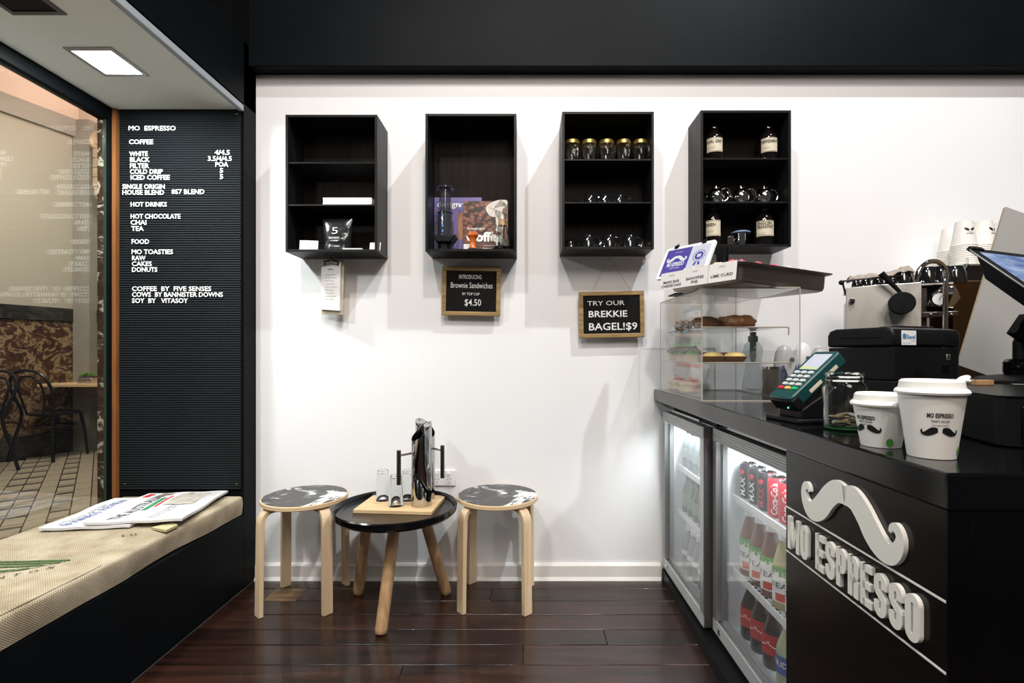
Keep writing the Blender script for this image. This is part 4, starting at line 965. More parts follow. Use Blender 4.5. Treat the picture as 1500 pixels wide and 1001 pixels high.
def np1(t, mf, w_, l_):
    g = G(); text(g, 'THE AUSTRALIAN', -l_*.44, l_*.40, w_*.20, .040, mf, bold=.02); text(g, 'Nation unveils new budget plan', -l_*.44, l_*.05, -w_*.12, .011, mf); text(g, 'as markets rally again', -l_*.44, -l_*.02, -w_*.17, .011, mf)
    obj('lettering', g, ink_grey, t)
    g = G()
    for i in range(11):
        for (a, b) in ((-.44, -.25), (-.23, -.05)): text(g, 'morning news column text here', a*l_, b*l_, -w_*.22-i*.009, .004, mf)
    for i in range(3): text(g, 'business markets today', .08*l_, .44*l_, -w_*.38-i*.011, .005, mf)
    obj('column_text', g, ink_grey, t)
    def bar(a0, a1, b0, b1, m):
        g = G(); n_ = 8
        vs = []; 
        for i in range(n_+1):
            for b in (b0, b1): p = mf(l_*(a0+(a1-a0)*i/n_), w_*b, 0); vs.append((p[0], p[1], p[2]+.0004))
        g.add(vs, [(2*i, 2*i+2, 2*i+3, 2*i+1) for i in range(n_)]); obj('printed_block', g, m, t)
    bar(-.15, .25, .11, .17, ink_green); bar(-.05, .30, .06, .09, ink_red); bar(.0, .42, -.34, .02, M('photo_grey', (0.42, 0.38, 0.33), 0.6, noise_amt=0.7, nscale=40)); bar(.30, .45, .38, .45, ink_red); bar(.36, .47, -.1, .3, M('photo_faces', (0.25, 0.17, 0.13), 0.6, noise_amt=0.9, nscale=60))
def np2(t, mf, w_, l_):
    g = G(); text(g, 'BUSINESS REVIEW', -l_*.44, l_*.40, w_*.22, .034, mf); obj('lettering', g, ink_blue, t)
    g = G(); text(g, 'Markets special', -l_*.4, l_*.2, w_*.35, .012, mf); text(g, 'weekend edition', -l_*.4, l_*.0, w_*.27, .009, mf); obj('column_text', g, ink_grey, t)
paper_sheet('newspaper', 'folded business newspaper lying underneath on the burlap cushion', -1.610, 2.02, .4215, .30, .40, math.radians(7), np2)
paper_sheet('newspaper', 'folded newspaper headed THE AUSTRALIAN on top of the pile', -1.462, 2.05, .4345, .325, .41, math.radians(9), np1)

# ================================================================ COUNTER
CT = .895
# direction of the front edge, slightly turned
def ce(y): return .574+(y-.685)*.0212      # x of the front edge at depth y
bar = thing('service_counter', 'glossy black L-shaped service counter with white lettering on its side', 'counter', (0, 0, 0))
top = [(ce(2.38), 2.38), (ce(.685), .685), (2.4, .685), (2.4, 1.25), (3.5, 1.75), (3.5, 2.38)]
obj('worktop', G().prism(list(reversed(top)), CT-.052, CT, 'z'), gloss_black, bar, bevel=.004, smooth=False)
obj('side_panel', G().prism(list(reversed([(ce(1.13)+.002, 1.13), (ce(.685)+.002, .687), (ce(.685)+.03, .687), (ce(1.13)+.03, 1.13)])), 0.0, CT-.052, 'z'), panel_black, bar, bevel=.001, smooth=False)
obj('front_panel', G().box(ce(.685)+.03, 2.4, .687, .71, 0, CT-.052), panel_black, bar, smooth=False)
obj('back_panel', G().box(1.24, 1.27, .71, 2.38, 0, CT-.052), panel_black, bar)
obj('divider', G().box(.60, 1.24, 1.10, 1.128, 0.0, CT-.052), panel_black, bar)
obj('plinth', G().prism(list(reversed([(.648, 2.375), (.612, 1.13), (.70, 1.13), (.70, 2.375)])), 0, .052, 'z'), plastic_black, bar, smooth=False)
# lettering on side panel: map a (0..) along -Y direction
ang_c = math.atan(.0212)
def pmap(y, z, d): return (ce(y)+.002-d, y, z)
for zl in (.718, .620):
    g = G(); vs = [pmap(1.128, zl-.0016, .001), pmap(.69, zl-.0016, .001), pmap(.69, zl+.0016, .001), pmap(1.128, zl+.0016, .001)]
    vs2 = [(v[0]+.0012, v[1], v[2]) for v in vs]
    g.add(vs+vs2, [(0, 1, 2, 3), (7, 6, 5, 4), (0, 4, 5, 1), (1, 5, 6, 2), (2, 6, 7, 3), (3, 7, 4, 0)]); obj('white_line', g, sign_white, bar)
Yl, Yr = 1.108, .7285
g = G()
body = 'MO ESPRESSO'
# custom condensed bold letters built from strokes, width 1 x height 2 units
def letter(g, ch, x, z, w_, h, t, mf, d0, d1):
    """t = stroke half width"""
    t_full = t
    def rib(pts):
        gg = G(); p = [(x+a*w_, z+b*h) for a, b in pts]
        gg.ribbon(p, [t]*len(p), 0, 1); g.add([mf(v[0], v[2], d0+(d1-d0)*v[1]) for v in gg.v], gg.f)
    def arcp(cx, cy, rx, ry, a0, a1, n=10): return [(cx+rx*math.cos(math.radians(a0+(a1-a0)*i/n)), cy+ry*math.sin(math.radians(a0+(a1-a0)*i/n))) for i in range(n+1)]
    e = t/w_; k = t/h; L, R_, B, T = e, 1-e, k, 1-k
    rx = (1-2*e)/2; ry = rx*w_/h; cx = .5
    if ch == 'M': rib([(L, 0), (L, 1)]); rib([(R_, 0), (R_, 1)]); t0 = t; t = t*.62; rib([(L, .95), (.5, .12)]); rib([(R_, .95), (.5, .12)]); t = t0
    if ch == 'O': rib(arcp(cx, T-ry, rx, ry, 0, 180)+arcp(cx, B+ry, rx, ry, 180, 360)+[(R_, T-ry), (R_, T-ry+.01)])
    if ch == 'E': rib([(L, 0), (L, 1)]); rib([(L, T), (1, T)]); rib([(L, B), (1, B)]); rib([(L, .5), (.9, .5)])
    if ch == 'S': rib([(R_, .66)]+arcp(cx, T-ry, rx, ry, 0, 180)+[(L, .62), (L+.1, .56), (R_-.1, .44), (R_, .38)]+arcp(cx, B+ry, rx, ry, 0, -180)+[(L, .34)])
    if ch in 'PR': rib([(L, 0), (L, 1)]); rib([(L, T), (cx, T)]+arcp(cx, T-ry, rx, ry, 90, 0)+arcp(cx, .45+ry, rx, ry, 0, -90)+[(L, .45)])
    if ch == 'R': rib([(cx, .45)]+arcp(cx, .45-ry, rx, ry, 90, 0, 5)+[(R_, 0)])
cws = {'M': 1.65, ' ': .55}
units = sum(cws.get(c, 1.0) for c in body)+.22*(len(body)-1)
def sign_text(parent, mat, total, h, x0, z0, t, mf, d0, d1, split=True):
    un = total/units; x = x0
    g = G()
    for c in body:
        w_ = cws.get(c, 1.0)*un
        if split: g = G()
        if c != ' ': letter(g, c, x, z0, w_, h, t, mf, d0, d1)
        if split and c != ' ': obj('sign_letter', g, mat, parent, smooth=False)
        x += w_+.22*un
    if not split: obj('lettering', g, mat, parent, smooth=False)
mf_c = lambda a, b, d: pmap(Yl-a, b, d)
sign_text(bar, sign_white, Yl-Yr, .070, 0, .634, .0059, mf_c, .0005, .0075)
g = G(); moustache(g, 0, 0, .285, 0, 1)
yc = .905; g2 = G(); g2.add([pmap(yc-v[0], .776+v[2]*1.15-.005*0, .0005+.007*v[1]) for v in g.v], g.f)
obj('moustache_emblem', g2, sign_white, bar, ang=50, label='raised white moustache emblem')

# fridges (cabinet body shared shell per fridge)
def fridge(label, y0, y1, xd, key):
    t = thing('glass_door_fridge', label, 'fridge', (0, 0, 0), 0, 'under-counter drinks fridges')
    z0, z1 = .066, .792; D = 1.20
    g = G().box(xd+.045, D, y0+.004, y0+.022, z0, z1).box(xd+.045, D, y1-.022, y1-.004, z0, z1).box(D-.02, D, y0+.022, y1-.022, z0, z1).box(xd+.045, D, y0+.022, y1-.022, z0, z0+.02).box(xd+.045, D, y0+.022, y1-.022, z1-.02, z1)
    obj('cabinet', g, fridge_white, t, smooth=False)
    obj('top_rail', G().box(xd+.05, D, y0+.004, y1-.004, z1+.002, CT-.053), plastic_black, t)
    obj('hinge_strip', G().box(xd+.012, xd+.03, y0+.08, y1-.10, z1+.008, z1+.018), alu, t, bevel=.001)
    dr = obj('door', G().box(xd, xd+.004, y0, y1, z1-.045, z1), alu_rib, t, smooth=False)
    obj('bottom_rail', G().box(xd, xd+.004, y0, y1, z0, z0+.045), alu_rib, dr, smooth=False)
    g = G().box(xd, xd+.036, y0, y0+.036, z0+.045, z1-.045).box(xd, xd+.036, y1-.030, y1, z0+.045, z1-.045).box(xd+.004, xd+.036, y0, y1, z0, z0+.040).box(xd+.004, xd+.036, y0, y1, z1-.040, z1)
    obj('door_frame', g, alu, dr, smooth=False)
    obj('edge_cap', G().box(xd+.003, xd+.040, y0-.003, y0-.0005, z0, z1), alu_dark, dr)
    obj('glass_pane', G().box(xd+.012, xd+.018, y0+.036, y1-.030, z0+.040, z1-.040), fridge_glass, dr, smooth=False)
    obj('gasket', G().box(xd+.020, xd+.036, y0+.036, y0+.046, z0+.05, z1-.05).box(xd+.020, xd+.036, y1-.042, y1-.030, z0+.05, z1-.05).box(xd+.020, xd+.036, y0+.036, y1-.03, z0+.040, z0+.052), M('gasket_grey', (0.25, 0.26, 0.26), 0.5), dr)
    obj('lock', G().box(xd-.004, xd, y0+.028 if key else y1-.07, y0+.045 if key else y1-.055, z0+.012, z0+.034), chrome, dr, bevel=.001)
    obj('lamp_tube', G().tube([(xd+.062, y0+.04, z1-.035), (xd+.062, y1-.04, z1-.035)], .010, 10), led_on, t)
    L = light('fridge_lamp', 'AREA', (xd+.09, (y0+y1)/2, z1-.05), 5.0, (0.90, 0.97, 1.0), .5, (xd+.16, (y0+y1)/2, 0)); L.data.shape = 'RECTANGLE'; L.data.size = .03; L.data.size_y = .5
    L.rotation_euler = (0, math.radians(-14), 0)
    return t
f2 = fridge('near glass-door drinks fridge holding cans, iced tea and cola', 1.134, 1.822, .680, 0)
f1 = fridge('far glass-door drinks fridge holding clear and green bottles', 1.834, 2.368, .650, 0)
def wire_shelf(t, xd, y0, y1, z):
    g = G().tube([(xd+.062, y0+.024, z-.003), (xd+.062, y1-.024, z-.003)], .0045, 6).tube([(xd+.30, y0+.024, z-.003), (xd+.30, y1-.024, z-.003)], .003, 6)
    n = int((y1-y0)/.024)
    for i in range(n): 
        y = y0+.03+(y1-y0-.06)*i/(n-1); g.box(xd+.062, xd+.30, y-.0012, y+.0012, z-.003, z)
    g.box(xd+.058, xd+.062, y0+.024, y1-.024, z-.020, z+.004)
    obj('wire_shelf', g, white_plastic, t)
SX2 = .680+.10; SX1 = .650+.10
for z in (.560, .300): wire_shelf(f2, .680, 1.134, 1.822, z)
for z in (.550, .345): wire_shelf(f1, .650, 1.834, 2.368, z)

def can(label, loc, mat, txt, col, rz):
    t = thing('drink_can', label, 'can', loc, rz, 'cans on the top fridge shelf')
    obj('shell', G().lathe([(.024, 0), (.031, .007), (.032, .012), (.032, .108), (.026, .120)], 28), mat, t)
    obj('rim', G().lathe([(.026, .120), (.0265, .123), (.024, .123), (.023, .119), (0, .119)], 24), chrome, t)
    g = G(); R = .0323
    # text runs vertically up the can
    for (body, a0, h, off) in txt: text(g, body, .012, a0, 0, h, lambda a, b, d, off=off: ((R+.0004)*math.cos(PI+(b+off)/-R*-1*-1), (R+.0004)*math.sin(PI+(b+off)/-R*-1*-1), a), bold=.02)
    obj('lettering', g, col, t); return t
pepsi = [(1.752, 'leftmost'), (1.684, 'second from the left'), (1.616, 'third from the left')]
for y, l in pepsi:
    c_ = can('black cola can, %s on the top shelf of the near fridge' % l, (SX2, y, .560), can_black, [('pepsi', .050, .010, -.016), ('MAX', .075, .018, .006)], letter_white if y > 1.65 else ink_red, .9)
    obj('emblem', G().at((-.0322*math.cos(.5), .0322*math.sin(.5), .092), ry=-PI/2, rz=-.5).cyl(.008, 0, .0015, 16).at(), ink_red, c_)
for i, y in enumerate((1.548, 1.480, 1.412, 1.344, 1.276)):
    can('red cola can, %s from the left on the top shelf of the near fridge' % words[i], (SX2, y, .560), can_red, [('Coca-Cola', .108, .020, -.008)], letter_white, .75)
def bottle(name, label, loc, body_mat, R, H, cap_mat, lab, txt=None, group=None, extra=None):
    t = thing(name, label, 'bottle', loc, 0, group)
    obj('body', G().lathe([(0, 0), (R*.9, 0), (R, .008), (R, H*.50), (R*.93, H*.60), (R*.60, H*.78), (R*.42, H*.86), (R*.42, H*.88)], 24), body_mat, t)
    obj('cap', G().lathe([(R*.52, H*.87), (R*.52, H*.98), (R*.46, H), (0, H)], 20), cap_mat, t)
    if lab:
        m, z0, z1 = lab
        obj('wrap_label', G().lathe([(R+.0004, z0*H), (R+.0004, z1*H)], 24), m, t)
        if txt: 
            g = G(); text(g, txt[0], -R*.85, R*.85, (z0+(z1-z0)*.42)*H, .016, cylmap(R+.0008, PI+.55), bold=.01); obj('lettering', g, txt[1], t)
    if extra: extra(t, R, H)
    return t
def tea_x(t, R, H):
    g = G(); rr = random.Random(int(t.location.y*1000))
    cyl_patch(g, R+.0010, 1.4, H*.50, H*.555, PI+.5, 14); 
    for i in range(5): cyl_patch(g, R+.0011, .13, H*.43+rr.random()*.012, H*.52, PI-.3+i*.35, 3)
    obj('label_band', g, green_print, t)
    g = G(); cyl_patch(g, R+.0012, .45, H*.12, H*.22, PI+.75, 8); obj('fruit_print', g, M('peach_print', (0.62, 0.09, 0.05), 0.5), t)
tname = ['first', 'second', 'third', 'fourth', 'fifth', 'sixth', 'seventh']
for i, y in enumerate((1.742, 1.668, 1.590, 1.512, 1.436, 1.360)):
    bottle('tea_drink_bottle', '%s iced tea bottle from left, middle shelf of near fridge' % tname[i], (SX2, y, .300), tea_brown if i != 3 else tea_light, .034, .232, cap_white, (paper, .10, .54), ('TEA', ink_grey), 'iced tea bottles', tea_x)
for i, y in enumerate((1.735, 1.660, 1.575)):
    bottle('cola_bottle', 'dark cola bottle with red label, %s from the left at the bottom of the near fridge' % tname[i], (SX2, y, .086), cola, .035, .190, plastic_black, (red_label, .24, .56), ('A', letter_white), 'cola bottles at the bottom')
for i, y in enumerate((1.486, 1.405, 1.325)):
    bottle('lemonade_bottle', 'pale lemonade bottle with blue label, %s from the left at the bottom of the near fridge' % tname[i], (SX2, y, .086), lemonade, .036, .190, cap_white, (ink_blue, .20, .48), ('NUDIE', letter_white), 'lemonade bottles at the bottom')
for i, y in enumerate((2.295, 2.225, 2.155, 2.085, 2.015, 1.945)):
    bottle('water_bottle', 'clear water bottle, %s from the left on the top shelf of the far fridge' % tname[i], (SX1, y, .550), water_clear, .031, .175, plastic_black if i < 2 else cap_white, (M('clear_label', (0.5, 0.54, 0.56), 0.4), .25, .5), None, 'clear bottles on the top shelf')
    bottle('green_drink_bottle', 'dark green bottle, %s from the left on the middle shelf of the far fridge' % tname[i], (SX1, y, .345), green_drink, .031, .165, plastic_black, (M('green_label', (0.16, 0.24, 0.14), 0.5), .18, .5), None, 'green bottles on the middle shelf')
    bottle('sparkling_water_bottle', 'clear bottle, %s from the left at the bottom of the far fridge' % tname[i], (SX1, y, .086), water_clear, .032, .20, cap_white, (paper, .34, .44), None, 'clear bottles at the bottom')

# ================================================================ DISPLAY CASE
cx0, cx1, cy0, cy1 = .615, .955, 1.75, 2.28; ch = .395
dc = thing('display_case', 'clear acrylic pastry display case on the end of the counter', 'display case', (0, 0, CT))
p = .004
obj('front_pane', G().box(cx0, cx0+p, cy0, cy1, .001, ch), acrylic, dc, smooth=False, label='pane with handwritten prices')
obj('side_pane', G().box(cx0+p, cx1, cy0, cy0+p, .001, ch), acrylic, dc, smooth=False)
obj('side_pane', G().box(cx0+p, cx1, cy1-p, cy1, .001, ch), acrylic, dc, smooth=False)
obj('rear_pane', G().box(cx1-p, cx1, cy0+p, cy1-p, .001, ch*.45), acrylic, dc, smooth=False)
obj('top_pane', G().box(cx0+p, cx1, cy0+p, cy1-p, ch-p, ch), acrylic, dc, smooth=False)
g = G()
e = .0013
for (x, y) in ((cx0, cy0), (cx1, cy0), (cx0, cy1), (cx1, cy1)): g.box(x-e, x+e, y-e, y+e, 0, ch)
for z in (.002, ch):
    for y in (cy0, cy1): g.box(cx0, cx1, y-e, y+e, z-e, z+e)
    for x in (cx0, cx1): g.box(x-e, x+e, cy0, cy1, z-e, z+e)
obj('edge_strip', g, acrylic_edge, dc)
for zz in (1.155-CT, 1.030-CT):
    s_ = obj('case_shelf', G().box(cx0+p, .925, cy0+.02, cy1-.01, zz-.004, zz), acrylic, dc, smooth=False)
    obj('shelf_edge', G().tube(spline([(cx0+.006, cy0+.02, zz-.002), (.85, cy0+.02, zz-.002), (.918, cy0+.02, zz-.002), (.926, cy0+.02, zz-.008), (.926, cy0+.02, zz-.03)], 4), .0025, 6), acrylic_edge, s_)
# handwriting on the case, map a along -Y
hm = lambda a, b, d: (cx0-.0012, 2.24-a, b)
def hand(txts, col, nm):
    for body, a0, a1, zb_, h in txts:
        g = G(); text(g, body, a0, a1, zb_-CT, h, hm, bold=0.0, shear=.3)
        obj('handwriting', g, col, dc, label=nm)
hand([('Croissants & Danishes', .28, .47, 1.215, .018), ('Ham Toasty', .10, .24, 1.165, .016), ('$5      $4', .12, .34, 1.135, .016)], M('marker_blue', (0.25, 0.45, 0.60), 0.5), 'blue marker writing')
hand([('Pies  Choc Muffins', .10, .28, 1.085, .018), ('Tarts & Friands', .30, .47, 1.088, .018), ('$3     $4    $4.50', .12, .46, 1.055, .016)], M('marker_green', (0.12, 0.50, 0.18), 0.5), 'green marker writing')
hand([('Back to the Bagel company', .20, .48, 1.010, .020), ('Turkey', .17, .29, .955, .018), ('Bagels', .36, .46, .958, .018), ('$7', .40, .44, .925, .018)], M('marker_red', (0.75, 0.10, 0.06), 0.5), 'red marker writing')
def food(name, label, cat, u, Y, z, parts, group=None, rz=0):
    cl_ = {'bagel': .052, 'muffin': .042, 'tart': .048, 'pastry': .058}[cat]
    t = thing(name, label, cat, (max(sx(u, Y), .620+cl_), Y, z), rz, group)
    for (nm, g, m) in parts: obj(nm, g, m, t, ang=70)
    return t
Z1, Z2, Z3 = 1.155, 1.030, CT+.004
food('glazed_pastry', 'glossy brown glazed bun at the right of the upper case shelf', 'pastry', 1084, 1.86, Z1, [('bun', G().blob((0, 0, .022), (.052, .05, .024), 20, 10, .25, 1, .55), pastry)], 'pastries on the upper shelf')
food('glazed_pastry', 'brown glazed bun behind the rightmost one on the upper case shelf', 'pastry', 1063, 1.95, Z1, [('bun', G().blob((0, 0, .023), (.04, .05, .026), 20, 10, .25, 2, .55), pastry)], 'pastries on the upper shelf')
food('glazed_pastry', 'brown pastry dusted with sugar, in the middle of the upper case shelf', 'pastry', 1034, 1.93, Z1, [('bun', G().blob((0, 0, .022), (.050, .05, .024), 20, 10, .25, 3, .55), pastry), ('sugar', G().blob((-.01, 0, .036), (.02, .03, .012), 12, 6, .6, 4), icing_cream)], 'pastries on the upper shelf')
food('powdered_pastry', 'powdered almond croissant at the left of the upper case shelf', 'pastry', 990, 2.15, Z1-.001, [('bun', G().at(rz=-.5).blob((0, 0, .024), (.033, .068, .024), 20, 12, .5, 5).at(), pastry_light)], 'pastries on the upper shelf')
def tart(label, u, Y, rz=0):
    food('lemon_tart', label, 'tart', u, Y, Z2, [('shell', G().lathe([(0, 0), (.030, 0), (.044, .020), (.042, .022), (0, .020)], 26), tart_shell), ('filling', G().lathe([(.038, .020), (.030, .030), (.014, .036), (0, .038)], 24), tart_cream)], 'lemon tarts on the lower shelf')
tart('yellow-topped lemon tart, right front one on the lower case shelf', 1076, 1.83); tart('yellow-topped lemon tart, left front one on the lower case shelf', 1044, 1.84)
for i, (u, Y) in enumerate([(1062, 2.00), (1030, 2.02)]):
    food('caramel_tart', 'brown caramel tart behind the %s lemon tart' % ['right', 'left'][i], 'tart', u, Y, Z2, [('shell', G().lathe([(0, 0), (.032, 0), (.042, .026), (.040, .030), (0, .028)], 26), tart_shell), ('filling', G().lathe([(.038, .028), (.03, .034), (0, .036)], 24), pastry)], 'caramel tarts')
for i, (u, Y) in enumerate([(982, 2.20), (998, 2.10), (1012, 2.00), (1000, 2.21)]):
    food('dark_muffin', 'dark chocolate muffin, %s on the lower case shelf' % ['leftmost', 'second from the left', 'third from the left', 'pushed back against the rear'][i], 'muffin', u, Y, Z2, [('cup', G().lathe([(0, 0), (.026, 0), (.034, .034), (0, .034)], 22), bun), ('muffin_top', G().blob((0, 0, .040), (.038, .038, .018), 18, 8, .5, i+6), choc)], 'chocolate muffins')
for i, (u, Y) in enumerate([(985, 2.20), (1000, 2.04)]):
    food('seeded_bagel', 'poppy seed bagel, %s on the bottom of the case' % ['left', 'right'][i], 'bagel', u, Y, Z3, [('lower_half', G().at(rz=.2).blob((0, 0, .014), (.040, .062, .014), 22, 8, .12, i+1, .5).at(), bun), ('filling', G().at(rz=.2).blob((0, 0, .027), (.036, .056, .005), 16, 6, .1, i+3).at(), icing_cream), ('upper_half', G().at(rz=.2).blob((0, 0, .038), (.039, .060, .015), 22, 8, .12, i+2, .6).at(), bun), ('seed_crust', G().at(rz=.2).blob((0, 0, .044), (.031, .050, .0115), 18, 8, .2, i+2).at(), seeds)], 'bagels')

# tray on top of the case
TC = Vector((.697, 1.627, 1.290)); ex = Vector((.865, .5, 0)).normalized(); angT = math.atan2(ex.y, ex.x)
tr = thing('serving_tray', 'deep dark steel tray of donuts standing on top of the display case', 'tray', TC, angT)
TW, TL, TH_ = .52, .325, .065
def ring_loft(g, secs, r=.03, n=6):
    """secs: list of (inset, z) rounded rectangles TWxTL"""
    rows = []
    for ins, z in secs:
        row = []; rr_ = max(.004, r-ins*.6)
        for (cx_, cy_, a0) in ((TW-ins-rr_, ins+rr_, -90), (TW-ins-rr_, TL-ins-rr_, 0), (ins+rr_, TL-ins-rr_, 90), (ins+rr_, ins+rr_, 180)):
            for k in range(n): a = math.radians(a0+90*k/(n-1)); row.append((cx_+rr_*math.cos(a), cy_+rr_*math.sin(a), z))
        rows.append(row)
    m = len(rows[0]); vs = [p_ for r_ in rows for p_ in r_]; fs = []
    for j in range(len(rows)-1):
        for i in range(m): fs.append((j*m+i, j*m+(i+1) % m, (j+1)*m+(i+1) % m, (j+1)*m+i))
    fs.append(tuple(reversed(range(m)))); fs.append(tuple(range((len(rows)-1)*m, len(rows)*m)))
    return g.add(vs, fs)
g = G(); ring_loft(g, [(.028, .0), (.016, .004), (.011, .014), (.008, .058), (-.012, .064), (-.014, .066), (-.012, .067), (.011, .062), (.014, .050), (.018, .010)])
obj('tray_body', g, M('tray_steel', (0.36, 0.32, 0.29), 0.42, 0.9), tr, ang=40)
cn = [('MARS BAR', 'CHEESECAKE'), ('BANOFFEE', 'PIE'), ('LIME CURD', '')]
for i in range(3):
    t = thing('price_card', 'white folded flavour card reading %s at the front of the tray' % ' '.join(cn[i]).strip(), 'card', TC, angT, 'flavour cards on the tray')
    y0 = [.222, .112, .001][i]; y1 = [.332, .222, .111][i]; x = -.0155-(.0015 if i == 1 else 0)
    obj('card_front', G().add([(x-.008, y0, .008), (x-.008, y1, .008), (x, y1, .0705), (x, y0, .0705), (x-.007, y0, .008), (x-.007, y1, .008), (x+.001, y1, .0705), (x+.001, y0, .0705)], [(0, 3, 2, 1), (4, 5, 6, 7), (0, 1, 5, 4), (1, 2, 6, 5), (2, 3, 7, 6), (3, 0, 4, 7)]), paper, t, smooth=False)
    obj('card_fold', G().box(x, x+.03, y0, y1, .0700, .0708), paper, t)
    g = G(); mf = lambda a, b, d: (x-.0012-(.0705-b)*.128, (y0+y1)/2-a, b)
    text(g, 'DONUTS', -.012, .012, .056, .004, mf)
    lines = [l for l in cn[i] if l]
    for k, l in enumerate(lines): text(g, l, -.0048*len(l), .0048*len(l), (.030 if len(lines) > 1 else .024)-k*.014, .0095, mf, bold=.01)
    obj('lettering', g, ink, t)
def donut(label, a, b, m1, seed, r=.036):
    P = TC+ex*a+Vector((-ex.y, ex.x, 0))*b
    t = thing('donut', label, 'donut', (P.x, P.y, TC.z+.046), 0, 'donuts in the tray')
    obj('dough', G().arc((0, 0, .012), r*.62, r*.48, 22, 10), pastry_light if seed % 2 else bun, t, ang=80)
    g = G().arc((0, 0, .024), r*.62, r*.40, 22, 8); rr = random.Random(seed)
    for i in range(9): a_ = rr.random()*2*PI; g.blob((r*.62*math.cos(a_), r*.62*math.sin(a_), .037), (.006, .006, .005), 6, 4)
    obj('icing', g, m1, t, ang=80)
pos = [(.064, .262, icing_cream, 'cream-iced donut at the left front corner of the tray'), (.062, .20, bun, 'brown donut second from the left at the front of the tray'), (.062, .134, icing_cream, 'cream donut in the middle of the front row'), (.062, .066, icing_pink, 'pink-iced donut at the right of the front row'),
       (.155, .066, icing_pink, 'red-iced donut, second along the tray side'), (.245, .066, icing_pink, 'pink-iced donut, third along the tray side'), (.335, .066, icing_cream, 'cream-iced donut, fourth along the tray side'), (.425, .066, icing_pink, 'pink-iced donut near the far right end of the tray'),
       (.14, .16, icing_cream, 'cream donut inside the tray behind the front row'), (.15, .25, icing_cream, 'cream donut at the back left inside the tray')]
for i, (a, b, m, l) in enumerate(pos):
    donut(l, a, b, m, i)
obj('tray_paper', G().box(.02, TW-.02, .02, TL-.02, .011, .0455), paper, tr, label='paper lining under the donuts')

# tablet with loyalty artwork
c0 = Vector((sx(967, 2.02), 2.02, sz(408, 2.02))); 
tl = Vector((sx(974, 2.12), 2.12, sz(366, 2.12))); trr = Vector((sx(1046, 1.93), 1.93, sz(351.5, 1.93))); bl = Vector((sx(960, 2.07), 2.07, sz(410, 2.07))); br = trr+(bl-tl)
U = (trr-tl).normalized(); V0 = (tl-bl); V = (V0-U*V0.dot(U)).normalized(); Nn = U.cross(V)
wT = (trr-tl).length; hT = V0.length
mat4 = Matrix((( U.x, V.x, Nn.x, bl.x), (U.y, V.y, Nn.y, bl.y), (U.z, V.z, Nn.z, bl.z), (0, 0, 0, 1)))
tab = thing('tablet', 'white tablet showing purple moustache artwork leaning behind the flavour cards', 'tablet'); tab.matrix_world = mat4
def rrect(w_, h_, r, n=5, ox=0, oy=0):
    out = []
    for cx_, cy_, a0 in ((w_-r, r, -90), (w_-r, h_-r, 0), (r, h_-r, 90), (r, r, 180)):
        for k in range(n): a = math.radians(a0+90*k/(n-1)); out.append((ox+cx_+r*math.cos(a), oy+cy_+r*math.sin(a)))
    return out
obj('case', G().prism(rrect(wT, hT, .010), -.009, 0, 'z'), white_plastic, tab)
b_ = .014; sw = wT-2*b_; sh = hT-2*b_*.9
obj('screen', G().box(b_, b_+sw*.58, b_*.9, b_*.9+sh, 0, .0004), purple_scr, tab, label='purple half of the screen')
obj('screen', G().box(b_+sw*.58, b_+sw, b_*.9, b_*.9+sh, 0, .0004), white_scr, tab, label='white half of the screen')
g = G(); tmf = lambda a, b, d: (a, b, .0008)
moustache(g, b_+sw*.29, b_+sh*.60, sw*.46, 0, .0004, lambda a, b, d: (a, b, .0006+d))
text(g, 'ARTWORK', b_+sw*.2, b_+sw*.38, b_+sh*.84, .004, tmf); text(g, 'TRINITY ARCADE', b_+sw*.18, b_+sw*.42, b_+sh*.22, .006, tmf); text(g, 'coffee rewards club here', b_+sw*.12, b_+sw*.46, b_+sh*.08, .003, tmf)
text(g, 'MO ESPRESSO', b_+sw*.10, b_+sw*.50, b_+sh*.32, .019, tmf, bold=.03)
obj('lettering', g, emit('screen_text', (1, 1, 1), 0.9), tab)
g = G(); cxr, cyr = b_+sw*.80, b_+sh*.58
g.add([(cxr+.019*math.cos(a), cyr+.019*math.sin(a), .0007) for a in [2*PI*i/24 for i in range(24)]], [tuple(range(24))])
for i in range(24):
    a = 2*PI*i/24; g.add([(cxr+r*math.cos(a+q), cyr+r*math.sin(a+q), .0007) for r, q in ((.023, -.07), (.028, -.07), (.028, .07), (.023, .07))], [(0, 1, 2, 3)])
g.prism([(cxr-.012, cyr-.03), (cxr-.002, cyr-.028), (cxr-.006, cyr-.045), (cxr-.016, cyr-.043)], .0005, .0007); g.prism([(cxr+.002, cyr-.028), (cxr+.012, cyr-.03), (cxr+.016, cyr-.043), (cxr+.006, cyr-.045)], .0005, .0007)
text(g, 'follow us for news', b_+sw*.66, b_+sw*.94, b_+sh*.06, .004, tmf)
obj('badge', g, purple_scr, tab)
g = G().box(cxr-.008, cxr-.001, cyr-.007, cyr+.008, .0008, .0010).box(cxr+.001, cxr+.008, cyr-.007, cyr+.008, .0008, .0010); obj('badge_book', g, emit('screen_text_white', (1, 1, 1), 0.9), tab)
for q in (.22, .78):
    obj('clip', G().at((wT*q, hT, -.004), rz=0).box(-.009, .009, -.008, .006, -.008, .008).tube([(-.006, .006, 0), (-.004, .014, .003), (.004, .014, .003), (.006, .006, 0)], .0018, 6), plastic_black, tab, bevel=.001)
ctr = bl+U*wT*.5+V*hT*.3-Nn*.012
st = thing('tablet_stand', 'black metal stand holding the white tablet above the display case', 'stand', (ctr.x, ctr.y, 1.290))
zz = ctr.z-1.290
obj('base', G().box(-.05, .05, -.04, .05, .0005, .006), plastic_black, st, bevel=.002)
obj('arm', G().tube([(0, .02, .006), (0, .012, zz*.6), (0, .004, zz)], .006, 10), plastic_black, st)
